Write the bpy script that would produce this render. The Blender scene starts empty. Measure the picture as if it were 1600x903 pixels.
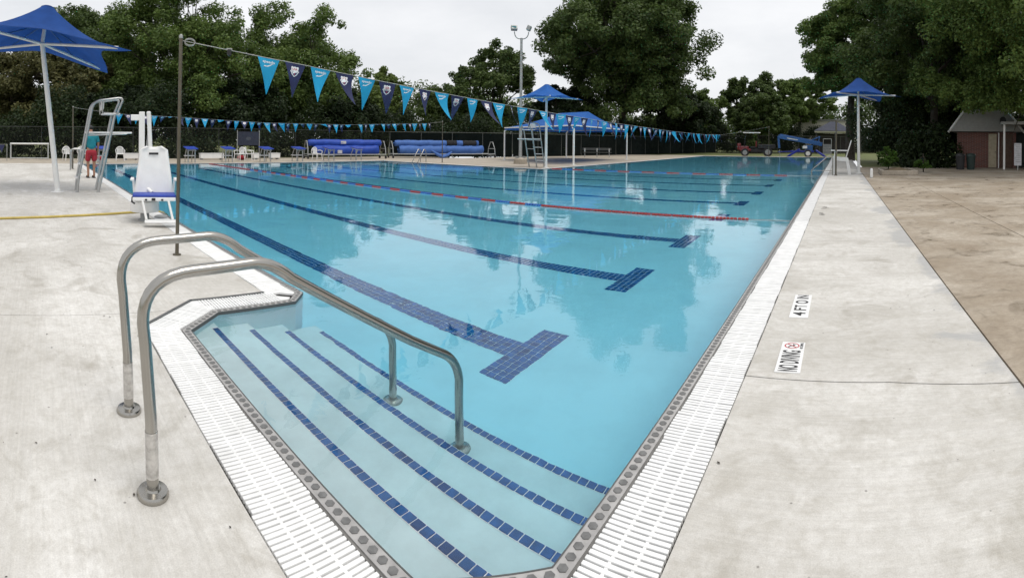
import bpy, bmesh, math, random
import numpy as np
from mathutils import Vector, Matrix
S = bpy.context.scene
R_ = math.radians
rnd = random.Random(7)

# ------------------------------------------------------------------ camera
CAM_H = 1.4
FPX, HOR = 797.0, 220.6                 # focal length of the swept panorama and its horizon row
cd = bpy.data.cameras.new('camera')
cam = bpy.data.objects.new('camera', cd); S.collection.objects.link(cam)
cd.type = 'PANO'; cd.panorama_type = 'CENTRAL_CYLINDRICAL'
cd.central_cylindrical_range_u_min = -800.0 / FPX
cd.central_cylindrical_range_u_max = 800.0 / FPX
cd.central_cylindrical_range_v_min = -(903.0 - HOR) / FPX
cd.central_cylindrical_range_v_max = HOR / FPX
cd.central_cylindrical_radius = 1.0
cd.clip_start = 0.05; cd.clip_end = 2000
AZ0, ROLL = (800 - 1313.3) / 797.0, 0.0096
fw = Vector((math.sin(AZ0), math.cos(AZ0), 0)); rt = Vector((math.cos(AZ0), -math.sin(AZ0), 0)); up = Vector((0, 0, 1))
r2 = rt * math.cos(ROLL) + up * math.sin(ROLL); u2 = up * math.cos(ROLL) - rt * math.sin(ROLL)
cam.matrix_world = Matrix(((r2.x, u2.x, -fw.x, 0), (r2.y, u2.y, -fw.y, 0), (r2.z, u2.z, -fw.z, CAM_H), (0, 0, 0, 1)))
S.camera = cam

# ------------------------------------------------------------------ world, sun, exposure
SUN_EL, SUN_ROT = R_(66), R_(75)
w = bpy.data.worlds.new('World'); S.world = w; w.use_nodes = True
nt = w.node_tree; nt.nodes.clear()
def nd(nt, typ, ins=None, **props):
    n = nt.nodes.new(typ)
    for k, v in props.items(): setattr(n, k, v)
    for k, v in (ins or {}).items():
        s = n.inputs[k]
        if isinstance(v, bpy.types.NodeSocket): nt.links.new(v, s)
        else: s.default_value = v
    return n
sky = nd(nt, 'ShaderNodeTexSky', sky_type='NISHITA', sun_disc=False, sun_elevation=SUN_EL, sun_rotation=SUN_ROT, air_density=1.0, dust_density=3.0)
tc = nd(nt, 'ShaderNodeTexCoord')
mp = nd(nt, 'ShaderNodeMapping', {'Vector': tc.outputs['Generated'], 'Scale': (1.0, 1.0, 2.6)})
cn = nd(nt, 'ShaderNodeTexNoise', {'Vector': mp.outputs[0], 'Scale': 2.2, 'Detail': 7.0, 'Roughness': 0.55})
cr = nd(nt, 'ShaderNodeValToRGB', {'Fac': cn.outputs['Fac']})
cr.color_ramp.elements[0].position = 0.3; cr.color_ramp.elements[0].color = (0.76, 0.78, 0.81, 1)
cr.color_ramp.elements[1].position = 0.66; cr.color_ramp.elements[1].color = (0.97, 0.975, 0.99, 1)
cs = nd(nt, 'ShaderNodeVectorMath', {0: cr.outputs[0], 1: (9.0, 9.0, 9.0)}, operation='MULTIPLY')
mx = nd(nt, 'ShaderNodeMix', {0: 0.93, 6: sky.outputs[0], 7: cs.outputs[0]}, data_type='RGBA')
bg = nd(nt, 'ShaderNodeBackground', {'Color': mx.outputs[2], 'Strength': 0.1})
nd(nt, 'ShaderNodeOutputWorld', {'Surface': bg.outputs[0]})
sl = bpy.data.lights.new('sun', 'SUN'); sl.energy = 1.6; sl.angle = R_(36); sl.color = (1.0, 0.96, 0.9)
sun = bpy.data.objects.new('sun', sl); S.collection.objects.link(sun)
sd = Vector((math.sin(R_(75)) * math.cos(SUN_EL), math.cos(R_(75)) * math.cos(SUN_EL), math.sin(SUN_EL)))
sun.rotation_euler = sd.to_track_quat('Z', 'Y').to_euler()
sky.sun_rotation = R_(75)
vs = S.view_settings; vs.view_transform = 'Standard'; vs.look = 'None'; vs.gamma = 1.0; vs.exposure = 0.22; vs.use_curve_mapping = False
S.render.engine = 'CYCLES'
cy = S.cycles
cy.use_denoising = True
try: cy.denoiser = 'OPENIMAGEDENOISE'
except Exception: pass
cy.max_bounces = 10; cy.diffuse_bounces = 4; cy.glossy_bounces = 4; cy.transmission_bounces = 8; cy.transparent_max_bounces = 8
cy.caustics_refractive = True; cy.caustics_reflective = False; cy.sample_clamp_indirect = 6.0
cy.blur_glossy = 0.3

# ------------------------------------------------------------------ mesh helpers
COL = S.collection.objects
class MB:
    def __init__(s): s.v = []; s.f = []; s.m = []; s.k = 0
    def add(s, vs, fs):
        o = len(s.v); s.v += [tuple(p) for p in vs]; s.f += [tuple(i + o for i in q) for q in fs]; s.m += [s.k] * len(fs); return s
    def box(s, c, d, rz=0.0, rx=0.0, ry=0.0):
        M = Matrix.Rotation(rz, 3, 'Z') @ Matrix.Rotation(ry, 3, 'Y') @ Matrix.Rotation(rx, 3, 'X')
        h = [x / 2 for x in d]; c = Vector(c)
        P = [c + M @ Vector((sx * h[0], sy * h[1], sz * h[2])) for sz in (-1, 1) for sx, sy in ((-1, -1), (1, -1), (1, 1), (-1, 1))]
        return s.add(P, [(3, 2, 1, 0), (4, 5, 6, 7), (0, 1, 5, 4), (1, 2, 6, 5), (2, 3, 7, 6), (3, 0, 4, 7)])
    def rbox(s, c, d, b, rz=0.0, ry=0.0, rx=0.0):
        "box with chamfered edges"
        M = Matrix.Rotation(rz, 3, 'Z') @ Matrix.Rotation(ry, 3, 'Y') @ Matrix.Rotation(rx, 3, 'X')
        bm = bmesh.new(); bmesh.ops.create_cube(bm, size=1.0)
        for q in bm.verts: q.co = Vector((q.co.x * d[0], q.co.y * d[1], q.co.z * d[2]))
        bmesh.ops.bevel(bm, geom=list(bm.edges), offset=b, segments=2, affect='EDGES', profile=0.5)
        bm.verts.index_update(); c = Vector(c)
        s.add([c + M @ q.co for q in bm.verts], [[q.index for q in f.verts] for f in bm.faces]); bm.free(); return s
    def tube(s, pts, r, n=10, cap=True):
        pts = [Vector(p) for p in pts]; m = len(pts)
        rs = r if isinstance(r, (list, tuple)) else [r] * m
        t0 = (pts[1] - pts[0]).normalized()
        a = Vector((0, 0, 1)) if abs(t0.z) < 0.9 else Vector((1, 0, 0))
        u = t0.cross(a).normalized(); P = []
        for i in range(m):
            t = ((pts[min(i + 1, m - 1)] - pts[i]).normalized() + (pts[i] - pts[max(i - 1, 0)]).normalized())
            t = t.normalized() if t.length > 1e-6 else t0
            u = (u - t * u.dot(t)).normalized(); v = t.cross(u)
            for k in range(n):
                an = 2 * math.pi * k / n
                P.append(pts[i] + (u * math.cos(an) + v * math.sin(an)) * rs[i])
        F = [(i * n + k, i * n + (k + 1) % n, (i + 1) * n + (k + 1) % n, (i + 1) * n + k) for i in range(m - 1) for k in range(n)]
        if cap: F += [tuple(range(n - 1, -1, -1)), tuple((m - 1) * n + k for k in range(n))]
        return s.add(P, F)
    def cyl(s, p0, p1, r0, r1=None, n=14): return s.tube([p0, p1], [r0, r0 if r1 is None else r1], n)
    def lathe(s, prof, c=(0, 0, 0), n=20):
        P = [(c[0] + r * math.cos(2 * math.pi * k / n), c[1] + r * math.sin(2 * math.pi * k / n), c[2] + z) for r, z in prof for k in range(n)]
        F = [(i * n + k, i * n + (k + 1) % n, (i + 1) * n + (k + 1) % n, (i + 1) * n + k) for i in range(len(prof) - 1) for k in range(n)]
        F += [tuple(range(n - 1, -1, -1)), tuple((len(prof) - 1) * n + k for k in range(n))]
        return s.add(P, F)
    def prism(s, poly, z0, z1):
        n = len(poly)
        ar = sum(poly[i][0] * poly[(i + 1) % n][1] - poly[(i + 1) % n][0] * poly[i][1] for i in range(n))
        if ar < 0: poly = poly[::-1]
        s.add([(p[0], p[1], z0) for p in poly] + [(p[0], p[1], z1) for p in poly],
              [tuple(range(n - 1, -1, -1)), tuple(range(n, 2 * n))] + [(i, (i + 1) % n, n + (i + 1) % n, n + i) for i in range(n)])
        return s
    def ball(s, c, r, n=10, m=7, sc=(1, 1, 1)):
        P = [(c[0], c[1], c[2] - r * sc[2])]
        for i in range(1, m):
            a = -math.pi / 2 + math.pi * i / m
            P += [(c[0] + r * sc[0] * math.cos(a) * math.cos(2 * math.pi * k / n), c[1] + r * sc[1] * math.cos(a) * math.sin(2 * math.pi * k / n), c[2] + r * sc[2] * math.sin(a)) for k in range(n)]
        P.append((c[0], c[1], c[2] + r * sc[2])); t = len(P) - 1
        F = [(0, 1 + (k + 1) % n, 1 + k) for k in range(n)] + [(t, t - n + k, t - n + (k + 1) % n) for k in range(n)]
        F += [(1 + i * n + k, 1 + i * n + (k + 1) % n, 1 + (i + 1) * n + (k + 1) % n, 1 + (i + 1) * n + k) for i in range(m - 2) for k in range(n)]
        return s.add(P, F)
    def grid(s, fn, nu, nv):
        P = [fn(i / nu, j / nv) for i in range(nu + 1) for j in range(nv + 1)]
        return s.add(P, [(i * (nv + 1) + j, (i + 1) * (nv + 1) + j, (i + 1) * (nv + 1) + j + 1, i * (nv + 1) + j + 1) for i in range(nu) for j in range(nv)])
    def mesh(s, name, mats, smooth=False):
        me = bpy.data.meshes.new(name); me.from_pydata(s.v, [], s.f)
        for m in (mats if isinstance(mats, (list, tuple)) else [mats]): me.materials.append(m)
        if any(s.m): me.polygons.foreach_set('material_index', s.m)
        if smooth:
            me.polygons.foreach_set('use_smooth', [True] * len(s.f))
            try: me.set_sharp_from_angle(angle=R_(40))
            except Exception: pass
        me.update(); return me
    def build(s, name, mats, parent=None, smooth=False, loc=None, rz=0.0):
        return put(name, s.mesh(name, mats, smooth), parent, loc or (0, 0, 0), rz)
def put(name, me, parent=None, loc=(0, 0, 0), rz=0.0):
    o = bpy.data.objects.new(name, me); COL.link(o); o.location = loc; o.rotation_euler = (0, 0, rz)
    if parent: o.parent = parent
    return o
def tag(o, label, cat, group=None):
    o['label'] = label; o['category'] = cat
    if group: o['group'] = group
    return o
def thing(name, label, cat, loc=(0, 0, 0), rz=0.0, group=None):
    o = bpy.data.objects.new(name, None); COL.link(o); o.location = loc; o.rotation_euler = (0, 0, rz); o.empty_display_size = 0.2
    return tag(o, label, cat, group)
def struct(o): o['kind'] = 'structure'; return o
def stuff(o): o['kind'] = 'stuff'; return o
def clone(o, parent=None):
    c = o.copy(); COL.link(c); c.parent = parent
    for ch in list(o.children): clone(ch, c)
    return c
def arc(p0, p1, p2, n=6):
    "rounded corner: quadratic curve"
    p0, p1, p2 = Vector(p0), Vector(p1), Vector(p2)
    return [p0 * (1 - t) ** 2 + p1 * 2 * t * (1 - t) + p2 * t * t for t in [i / n for i in range(n + 1)]]
def text_mesh(txt, wd, ht, name, mat, bend=None):
    "flat lettering in the local x-z plane, 0..wd by 0..ht (or x-y when bend is 'flat')"
    cu = bpy.data.curves.new(name, 'FONT'); cu.body = txt; cu.resolution_u = 3; cu.offset = 0.02
    o = bpy.data.objects.new(name, cu); COL.link(o)
    dg = bpy.context.evaluated_depsgraph_get()
    me = bpy.data.meshes.new_from_object(o.evaluated_get(dg)); bpy.data.objects.remove(o); bpy.data.curves.remove(cu)
    n = len(me.vertices); co = np.zeros(n * 3); me.vertices.foreach_get('co', co); co = co.reshape(-1, 3)
    lo, hi = co.min(0), co.max(0)
    co[:, 0] = (co[:, 0] - lo[0]) / (hi[0] - lo[0]) * wd; co[:, 1] = (co[:, 1] - lo[1]) / (hi[1] - lo[1]) * ht
    co[:, 2] = 0; me.vertices.foreach_set('co', co.ravel()); me.name = name
    me.materials.clear(); me.materials.append(mat); me.update(); return me

# ------------------------------------------------------------------ materials
def new_mat(name):
    m = bpy.data.materials.new(name); m.use_nodes = True; t = m.node_tree; t.nodes.clear()
    out = t.nodes.new('ShaderNodeOutputMaterial'); return m, t, out
def rgba(c): return (c[0], c[1], c[2], 1)
def simple(name, col, rough=0.6, metal=0.0, var=0.12, vscale=6.0, bump=0.0, bscale=60.0, spec=0.5, dark=None):
    m, t, out = new_mat(name)
    g = nd(t, 'ShaderNodeNewGeometry'); n = nd(t, 'ShaderNodeTexNoise', {'Vector': g.outputs['Position'], 'Scale': vscale, 'Detail': 6.0, 'Roughness': 0.65})
    d = dark or tuple(c * (1 - var * 2) for c in col)
    r = nd(t, 'ShaderNodeValToRGB', {'Fac': n.outputs['Fac']})
    r.color_ramp.elements[0].position = 0.32; r.color_ramp.elements[0].color = rgba(d)
    r.color_ramp.elements[1].position = 0.62; r.color_ramp.elements[1].color = rgba(col)
    b = nd(t, 'ShaderNodeBsdfPrincipled', {'Base Color': r.outputs[0], 'Metallic': metal, 'Specular IOR Level': spec})
    rr = nd(t, 'ShaderNodeMapRange', {0: n.outputs['Fac'], 1: 0.3, 2: 0.7, 3: min(1, rough * 1.2), 4: rough * 0.85}); t.links.new(rr.outputs[0], b.inputs['Roughness'])
    if bump:
        n2 = nd(t, 'ShaderNodeTexNoise', {'Vector': g.outputs['Position'], 'Scale': bscale, 'Detail': 4.0})
        bp = nd(t, 'ShaderNodeBump', {'Height': n2.outputs['Fac'], 'Strength': bump, 'Distance': 0.01}); t.links.new(bp.outputs[0], b.inputs['Normal'])
    t.links.new(b.outputs[0], out.inputs[0]); return m
def concrete(name, light, mid, stain, spots=0.5, wet=0.35, streak=(0.35, 1.6), grain=0.06, edge=False):
    m, t, out = new_mat(name)
    g = nd(t, 'ShaderNodeNewGeometry'); P = g.outputs['Position']
    def noise(sc, det=6.0, rgh=0.6, vec=P, dist=0.0): return nd(t, 'ShaderNodeTexNoise', {'Vector': vec, 'Scale': sc, 'Detail': det, 'Roughness': rgh, 'Distortion': dist}).outputs['Fac']
    st = nd(t, 'ShaderNodeMapping', {'Vector': P, 'Scale': (streak[0], streak[1], 1)}).outputs[0]
    big = noise(0.55, 7, 0.62, P, 0.4); stk = noise(1.0, 7, 0.65, st, 0.5); fine = noise(9, 8, 0.7); gr = noise(170, 3, 0.6)
    def ramp(f, a, b, c0=(0, 0, 0, 1), c1=(1, 1, 1, 1)):
        r = nd(t, 'ShaderNodeValToRGB', {'Fac': f}); e = r.color_ramp.elements
        e[0].position = a; e[0].color = c0; e[1].position = b; e[1].color = c1; return r.outputs[0]
    def mix(f, a, b, bt='MIX'):
        x = nd(t, 'ShaderNodeMix', data_type='RGBA', blend_type=bt)
        for i, v in ((0, f), (6, a), (7, b)):
            if isinstance(v, bpy.types.NodeSocket): t.links.new(v, x.inputs[i])
            else: x.inputs[i].default_value = v
        return x.outputs[2]
    c = mix(ramp(big, 0.36, 0.62), rgba(mid), rgba(light))
    c = mix(ramp(stk, 0.38, 0.58, (0.75, 0.75, 0.75, 1), (0, 0, 0, 1)), c, rgba(mid))
    sm = nd(t, 'ShaderNodeMath', {0: ramp(noise(1.9, 8, 0.7, P, 0.8), 0.52, 0.70), 1: spots}, operation='MULTIPLY').outputs[0]
    c = mix(sm, c, rgba(stain))
    c = mix(ramp(fine, 0.38, 0.62), mix(0.30, c, rgba(stain)), c)
    c = mix(ramp(noise(30, 6, 0.7), 0.36, 0.55), mix(0.22, c, rgba(stain)), c)
    c = mix(ramp(noise(3.6, 8, 0.72, P, 1.2), 0.30, 0.46), mix(0.45, c, rgba(stain)), c)
    gg = nd(t, 'ShaderNodeMapRange', {0: gr, 1: 0.3, 2: 0.7, 3: 1 - grain, 4: 1 + grain}).outputs[0]
    cc = nd(t, 'ShaderNodeVectorMath', {0: c, 1: (1, 1, 1)}, operation='MULTIPLY'); cv = nd(t, 'ShaderNodeCombineXYZ', {0: gg, 1: gg, 2: gg}); t.links.new(cv.outputs[0], cc.inputs[1])
    vo = nd(t, 'ShaderNodeTexVoronoi', {'Vector': P, 'Scale': 7.5}); pit = ramp(vo.outputs['Distance'], 0.03, 0.055)
    c = mix(pit, mix(0.6, cc.outputs[0], (0.09, 0.08, 0.07, 1)), cc.outputs[0])
    if edge:
        sx = nd(t, 'ShaderNodeSeparateXYZ', {0: P}); er = nd(t, 'ShaderNodeMapRange', {0: sx.outputs[0], 1: 0.35, 2: 1.0, 3: 0.0, 4: 0.34}).outputs[0]
        ea = nd(t, 'ShaderNodeMath', {0: noise(0.75, 6, 0.62, P, 0.5), 1: er}, operation='ADD').outputs[0]
        c = mix(ramp(ea, 0.76, 0.83), c, mix(0.75, c, (0.38, 0.38, 0.375, 1)))
    rgh = nd(t, 'ShaderNodeMapRange', {0: sm, 1: 0.0, 2: 0.6, 3: 0.78, 4: wet}).outputs[0]
    bm_ = nd(t, 'ShaderNodeMapping', {'Vector': P, 'Scale': (2.2, 75, 1), 'Rotation': (0, 0, 0.06)}).outputs[0]; brm = noise(1.0, 4, 0.6, bm_)
    bs = nd(t, 'ShaderNodeMapRange', {0: brm, 1: 0.3, 2: 0.7, 3: 0.93, 4: 1.05}).outputs[0]; bv = nd(t, 'ShaderNodeCombineXYZ', {0: bs, 1: bs, 2: bs})
    c = nd(t, 'ShaderNodeVectorMath', {0: c, 1: bv.outputs[0]}, operation='MULTIPLY').outputs[0]
    hb = nd(t, 'ShaderNodeMath', {0: nd(t, 'ShaderNodeMath', {0: gr, 1: fine}, operation='ADD').outputs[0], 1: brm}, operation='ADD').outputs[0]
    bp = nd(t, 'ShaderNodeBump', {'Height': hb, 'Strength': 0.25, 'Distance': 0.004})
    b = nd(t, 'ShaderNodeBsdfPrincipled', {'Base Color': c, 'Roughness': rgh, 'Normal': bp.outputs[0], 'Specular IOR Level': 0.35})
    t.links.new(b.outputs[0], out.inputs[0]); return m
def fabric(name, col, trans=0.35, rough=0.8, weave=220.0):
    m, t, out = new_mat(name)
    g = nd(t, 'ShaderNodeNewGeometry'); n = nd(t, 'ShaderNodeTexNoise', {'Vector': g.outputs['Position'], 'Scale': 3.0, 'Detail': 5.0})
    r = nd(t, 'ShaderNodeValToRGB', {'Fac': n.outputs['Fac']})
    r.color_ramp.elements[0].position = 0.3; r.color_ramp.elements[0].color = rgba(tuple(c * 0.8 for c in col)); r.color_ramp.elements[1].position = 0.65; r.color_ramp.elements[1].color = rgba(col)
    d = nd(t, 'ShaderNodeBsdfPrincipled', {'Base Color': r.outputs[0], 'Roughness': rough, 'Specular IOR Level': 0.25}); tr = nd(t, 'ShaderNodeBsdfTranslucent', {'Color': r.outputs[0]})
    mm = nd(t, 'ShaderNodeMixShader', {0: trans, 1: d.outputs[0], 2: tr.outputs[0]}); t.links.new(mm.outputs[0], out.inputs[0]); return m
def leaf_mat(name, a, b, trans=0.38):
    m, t, out = new_mat(name)
    g = nd(t, 'ShaderNodeNewGeometry'); n = nd(t, 'ShaderNodeTexNoise', {'Vector': g.outputs['Position'], 'Scale': 0.45, 'Detail': 3.0})
    s = nd(t, 'ShaderNodeMath', {0: g.outputs['Random Per Island'], 1: 0.45}, operation='MULTIPLY')
    s2 = nd(t, 'ShaderNodeMath', {0: s.outputs[0], 1: n.outputs['Fac']}, operation='ADD')
    r = nd(t, 'ShaderNodeValToRGB', {'Fac': s2.outputs[0]})
    r.color_ramp.elements[0].position = 0.35; r.color_ramp.elements[0].color = rgba(a); r.color_ramp.elements[1].position = 0.95; r.color_ramp.elements[1].color = rgba(b)
    d = nd(t, 'ShaderNodeBsdfPrincipled', {'Base Color': r.outputs[0], 'Roughness': 0.55, 'Specular IOR Level': 0.3}); tr = nd(t, 'ShaderNodeBsdfTranslucent', {'Color': r.outputs[0]})
    mm = nd(t, 'ShaderNodeMixShader', {0: trans, 1: d.outputs[0], 2: tr.outputs[0]}); t.links.new(mm.outputs[0], out.inputs[0]); return m
def brushed(name, col=(0.41, 0.395, 0.365), rough=0.22):
    m, t, out = new_mat(name)
    g = nd(t, 'ShaderNodeNewGeometry'); mpn = nd(t, 'ShaderNodeMapping', {'Vector': g.outputs['Position'], 'Scale': (40, 40, 3)})
    n = nd(t, 'ShaderNodeTexNoise', {'Vector': mpn.outputs[0], 'Scale': 4.0, 'Detail': 5.0}); n2 = nd(t, 'ShaderNodeTexNoise', {'Vector': g.outputs['Position'], 'Scale': 9.0, 'Detail': 6.0})
    rr = nd(t, 'ShaderNodeMapRange', {0: n.outputs['Fac'], 1: 0.3, 2: 0.7, 3: rough * 0.92, 4: rough * 1.12})
    r = nd(t, 'ShaderNodeValToRGB', {'Fac': n2.outputs['Fac']}); r.color_ramp.elements[0].position = 0.3; r.color_ramp.elements[0].color = rgba(tuple(c * 0.93 for c in col)); r.color_ramp.elements[1].position = 0.7; r.color_ramp.elements[1].color = rgba(col)
    b = nd(t, 'ShaderNodeBsdfPrincipled', {'Base Color': r.outputs[0], 'Metallic': 1.0, 'Roughness': rr.outputs[0]}); t.links.new(b.outputs[0], out.inputs[0]); return m
M = {}
M['deck'] = concrete('pale_concrete', (0.715, 0.70, 0.67), (0.52, 0.502, 0.468), (0.36, 0.335, 0.285), 0.75, 0.45, edge=True, grain=0.09)
M['deck_far'] = concrete('tan_concrete', (0.52, 0.46, 0.38), (0.40, 0.35, 0.28), (0.24, 0.21, 0.17), 0.6, 0.35)
M['patio'] = concrete('brown_wet_concrete', (0.54, 0.485, 0.405), (0.32, 0.262, 0.195), (0.18, 0.14, 0.10), 0.8, 0.22, (0.25, 0.9))
M['joint'] = simple('joint_dirt', (0.12, 0.11, 0.10), 0.9)
M['grate'] = simple('white_grate_plastic', (0.86, 0.86, 0.85), 0.45, var=0.07, vscale=7)
M['trough'] = simple('grey_gutter_trough', (0.20, 0.195, 0.185), 0.7, var=0.25)
M['coping'] = simple('grey_coping_tile', (0.42, 0.41, 0.40), 0.45, var=0.15, vscale=14)
M['hex'] = simple('dark_hex_tile', (0.17, 0.17, 0.167), 0.4, var=0.2, vscale=30)
M['seal'] = simple('dark_edge_strip', (0.10, 0.105, 0.105), 0.6)
M['plaster'] = simple('white_pool_plaster', (0.62, 0.84, 0.885), 0.8, var=0.05, vscale=1.3, bump=0.1)
M['steps'] = simple('white_step_plaster', (0.64, 0.79, 0.815), 0.8, var=0.08, vscale=3.0, bump=0.1)
M['bluetile'] = simple('blue_glazed_tile', (0.012, 0.12, 0.38), 0.2, var=0.22, vscale=14)
M['bluetile_b'] = simple('dark_blue_glazed_tile', (0.01, 0.075, 0.26), 0.2, var=0.22, vscale=14)
M['grout'] = simple('pale_grout', (0.80, 0.83, 0.86), 0.8)
M['steel'] = brushed('stainless_steel')
M['steel_dull'] = brushed('dull_aluminium', (0.46, 0.46, 0.45), 0.42)
M['pole'] = simple('bronze_pole_metal', (0.13, 0.115, 0.085), 0.45, 0.5)
M['galv'] = simple('galvanised_metal', (0.42, 0.43, 0.42), 0.5, 0.6)
M['whitepaint'] = simple('white_paint', (0.78, 0.78, 0.76), 0.45, var=0.05)
M['whiteplastic'] = simple('white_plastic', (0.80, 0.80, 0.79), 0.4, var=0.04)
M['greyplastic'] = simple('grey_plastic', (0.32, 0.33, 0.33), 0.5)
M['black'] = simple('black_rubber', (0.018, 0.018, 0.02), 0.6)
M['canopy'] = fabric('blue_shade_fabric', (0.016, 0.075, 0.30), 0.3)
M['canopy2'] = fabric('pale_blue_shade_fabric', (0.03, 0.15, 0.50), 0.3)
M['cover'] = fabric('blue_pool_cover', (0.025, 0.075, 0.40), 0.05, 0.5)
M['cover2'] = fabric('faded_blue_pool_cover', (0.07, 0.16, 0.44), 0.05, 0.6)
M['coverblack'] = fabric('black_cover_patch', (0.02, 0.02, 0.022), 0.0)
M['bluepad'] = simple('blue_non_slip_board', (0.015, 0.05, 0.36), 0.5)
M['cyanflag'] = fabric('sky_blue_pennant', (0.035, 0.42, 0.72), 0.35, 0.5)
M['navyflag'] = fabric('navy_pennant', (0.04, 0.047, 0.12), 0.3, 0.5)
M['print'] = simple('white_print', (0.82, 0.83, 0.85), 0.6, var=0.02)
M['printred'] = simple('red_print', (0.5, 0.06, 0.07), 0.6)
M['printnavy'] = simple('navy_print', (0.03, 0.035, 0.12), 0.6)
M['inkblack'] = simple('black_print', (0.02, 0.02, 0.022), 0.6)
M['rope'] = simple('pale_rope', (0.45, 0.45, 0.42), 0.7)
M['floatred'] = simple('red_float', (0.36, 0.035, 0.03), 0.35, var=0.1)
M['floatblue'] = simple('blue_float', (0.02, 0.13, 0.45), 0.35, var=0.1)
M['hose'] = simple('yellow_hose', (0.52, 0.40, 0.10), 0.5)
M['bark'] = simple('bark', (0.06, 0.048, 0.036), 0.9, var=0.3, vscale=5, bump=0.6, bscale=12)
M['brick'] = None
M['screen'] = simple('dark_green_windscreen', (0.005, 0.0085, 0.0075), 0.9, var=0.2, vscale=2, spec=0.1)
M['fencepost'] = simple('dull_dark_fence_metal', (0.10, 0.105, 0.10), 0.6, 0.3)
M['fencedark'] = simple('black_fence_metal', (0.025, 0.028, 0.026), 0.6)
M['banner'] = simple('navy_banner', (0.02, 0.026, 0.05), 0.6)
M['skin'] = simple('skin', (0.36, 0.19, 0.12), 0.6, var=0.05)
M['hair'] = simple('dark_hair', (0.015, 0.011, 0.009), 0.6)
M['teal'] = simple('teal_cotton', (0.012, 0.22, 0.27), 0.85, var=0.1)
M['redcloth'] = simple('red_cotton', (0.36, 0.02, 0.035), 0.85, var=0.12)
M['redpaint'] = simple('dark_red_paint', (0.17, 0.012, 0.016), 0.35)
M['bluepaint'] = simple('blue_machine_paint', (0.015, 0.105, 0.32), 0.35)
M['bluepaint2'] = simple('deep_blue_paint', (0.012, 0.03, 0.32), 0.4)
M['roofdark'] = simple('dark_slate_roof', (0.045, 0.05, 0.075), 0.8)
M['paleblock'] = simple('cream_siding', (0.72, 0.69, 0.58), 0.8, var=0.04)
M['dimwall'] = simple('dark_brown_wall', (0.05, 0.042, 0.045), 0.85)
M['greysiding'] = simple('grey_white_siding', (0.31, 0.31, 0.295), 0.8, var=0.06)
M['tanpaint'] = simple('tan_painted_door', (0.42, 0.36, 0.25), 0.6)
M['browndoor'] = simple('brown_wood', (0.09, 0.05, 0.03), 0.7)
M['darkgreen'] = simple('dark_green_paint', (0.012, 0.03, 0.026), 0.6)
M['paper'] = simple('printed_notice', (0.55, 0.55, 0.58), 0.7)
M['grass'] = simple('mown_grass', (0.13, 0.15, 0.045), 0.95, var=0.2, vscale=0.6, bump=0.5, bscale=20)
M['soil'] = simple('dry_soil', (0.20, 0.15, 0.09), 0.95, var=0.2)
M['glasslamp'] = simple('lamp_glass', (0.25, 0.45, 0.42), 0.15)
def brick_mat():
    m, t, out = new_mat('red_brick'); g = nd(t, 'ShaderNodeNewGeometry')
    sp = nd(t, 'ShaderNodeSeparateXYZ', {0: g.outputs['Position']}); a = nd(t, 'ShaderNodeMath', {0: sp.outputs[0], 1: sp.outputs[1]}, operation='ADD')
    cv = nd(t, 'ShaderNodeCombineXYZ', {0: a.outputs[0], 1: sp.outputs[2]})
    b = nd(t, 'ShaderNodeTexBrick', {'Vector': cv.outputs[0], 'Color1': (0.17, 0.055, 0.04, 1), 'Color2': (0.11, 0.035, 0.028, 1), 'Mortar': (0.2, 0.18, 0.16, 1), 'Scale': 1.0, 'Mortar Size': 0.008, 'Brick Width': 0.22, 'Row Height': 0.075})
    p = nd(t, 'ShaderNodeBsdfPrincipled', {'Base Color': b.outputs[0], 'Roughness': 0.85}); t.links.new(p.outputs[0], out.inputs[0]); return m
M['brick'] = brick_mat()
def clear_mat():
    m, t, out = new_mat('clear_sleeve'); a = nd(t, 'ShaderNodeBsdfTransparent'); g = nd(t, 'ShaderNodeNewGeometry')
    n = nd(t, 'ShaderNodeTexNoise', {'Vector': g.outputs['Position'], 'Scale': 30.0, 'Detail': 5.0})
    r = nd(t, 'ShaderNodeMapRange', {0: n.outputs['Fac'], 1: 0.35, 2: 0.65, 3: 0.4, 4: 0.75})
    d = nd(t, 'ShaderNodeBsdfPrincipled', {'Base Color': (0.70, 0.67, 0.63, 1), 'Roughness': 0.2})
    x = nd(t, 'ShaderNodeMixShader', {0: r.outputs[0], 1: a.outputs[0], 2: d.outputs[0]}); t.links.new(x.outputs[0], out.inputs[0]); return m
M['sleeve'] = clear_mat()
def chain_mat():
    m, t, out = new_mat('chain_link_mesh'); g = nd(t, 'ShaderNodeNewGeometry')
    a = nd(t, 'ShaderNodeBsdfTransparent'); d = nd(t, 'ShaderNodeBsdfPrincipled', {'Base Color': (0.04, 0.045, 0.042, 1), 'Roughness': 0.6})
    x = nd(t, 'ShaderNodeMixShader', {0: 0.1, 1: a.outputs[0], 2: d.outputs[0]}); t.links.new(x.outputs[0], out.inputs[0]); return m
M['chain'] = chain_mat()
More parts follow.
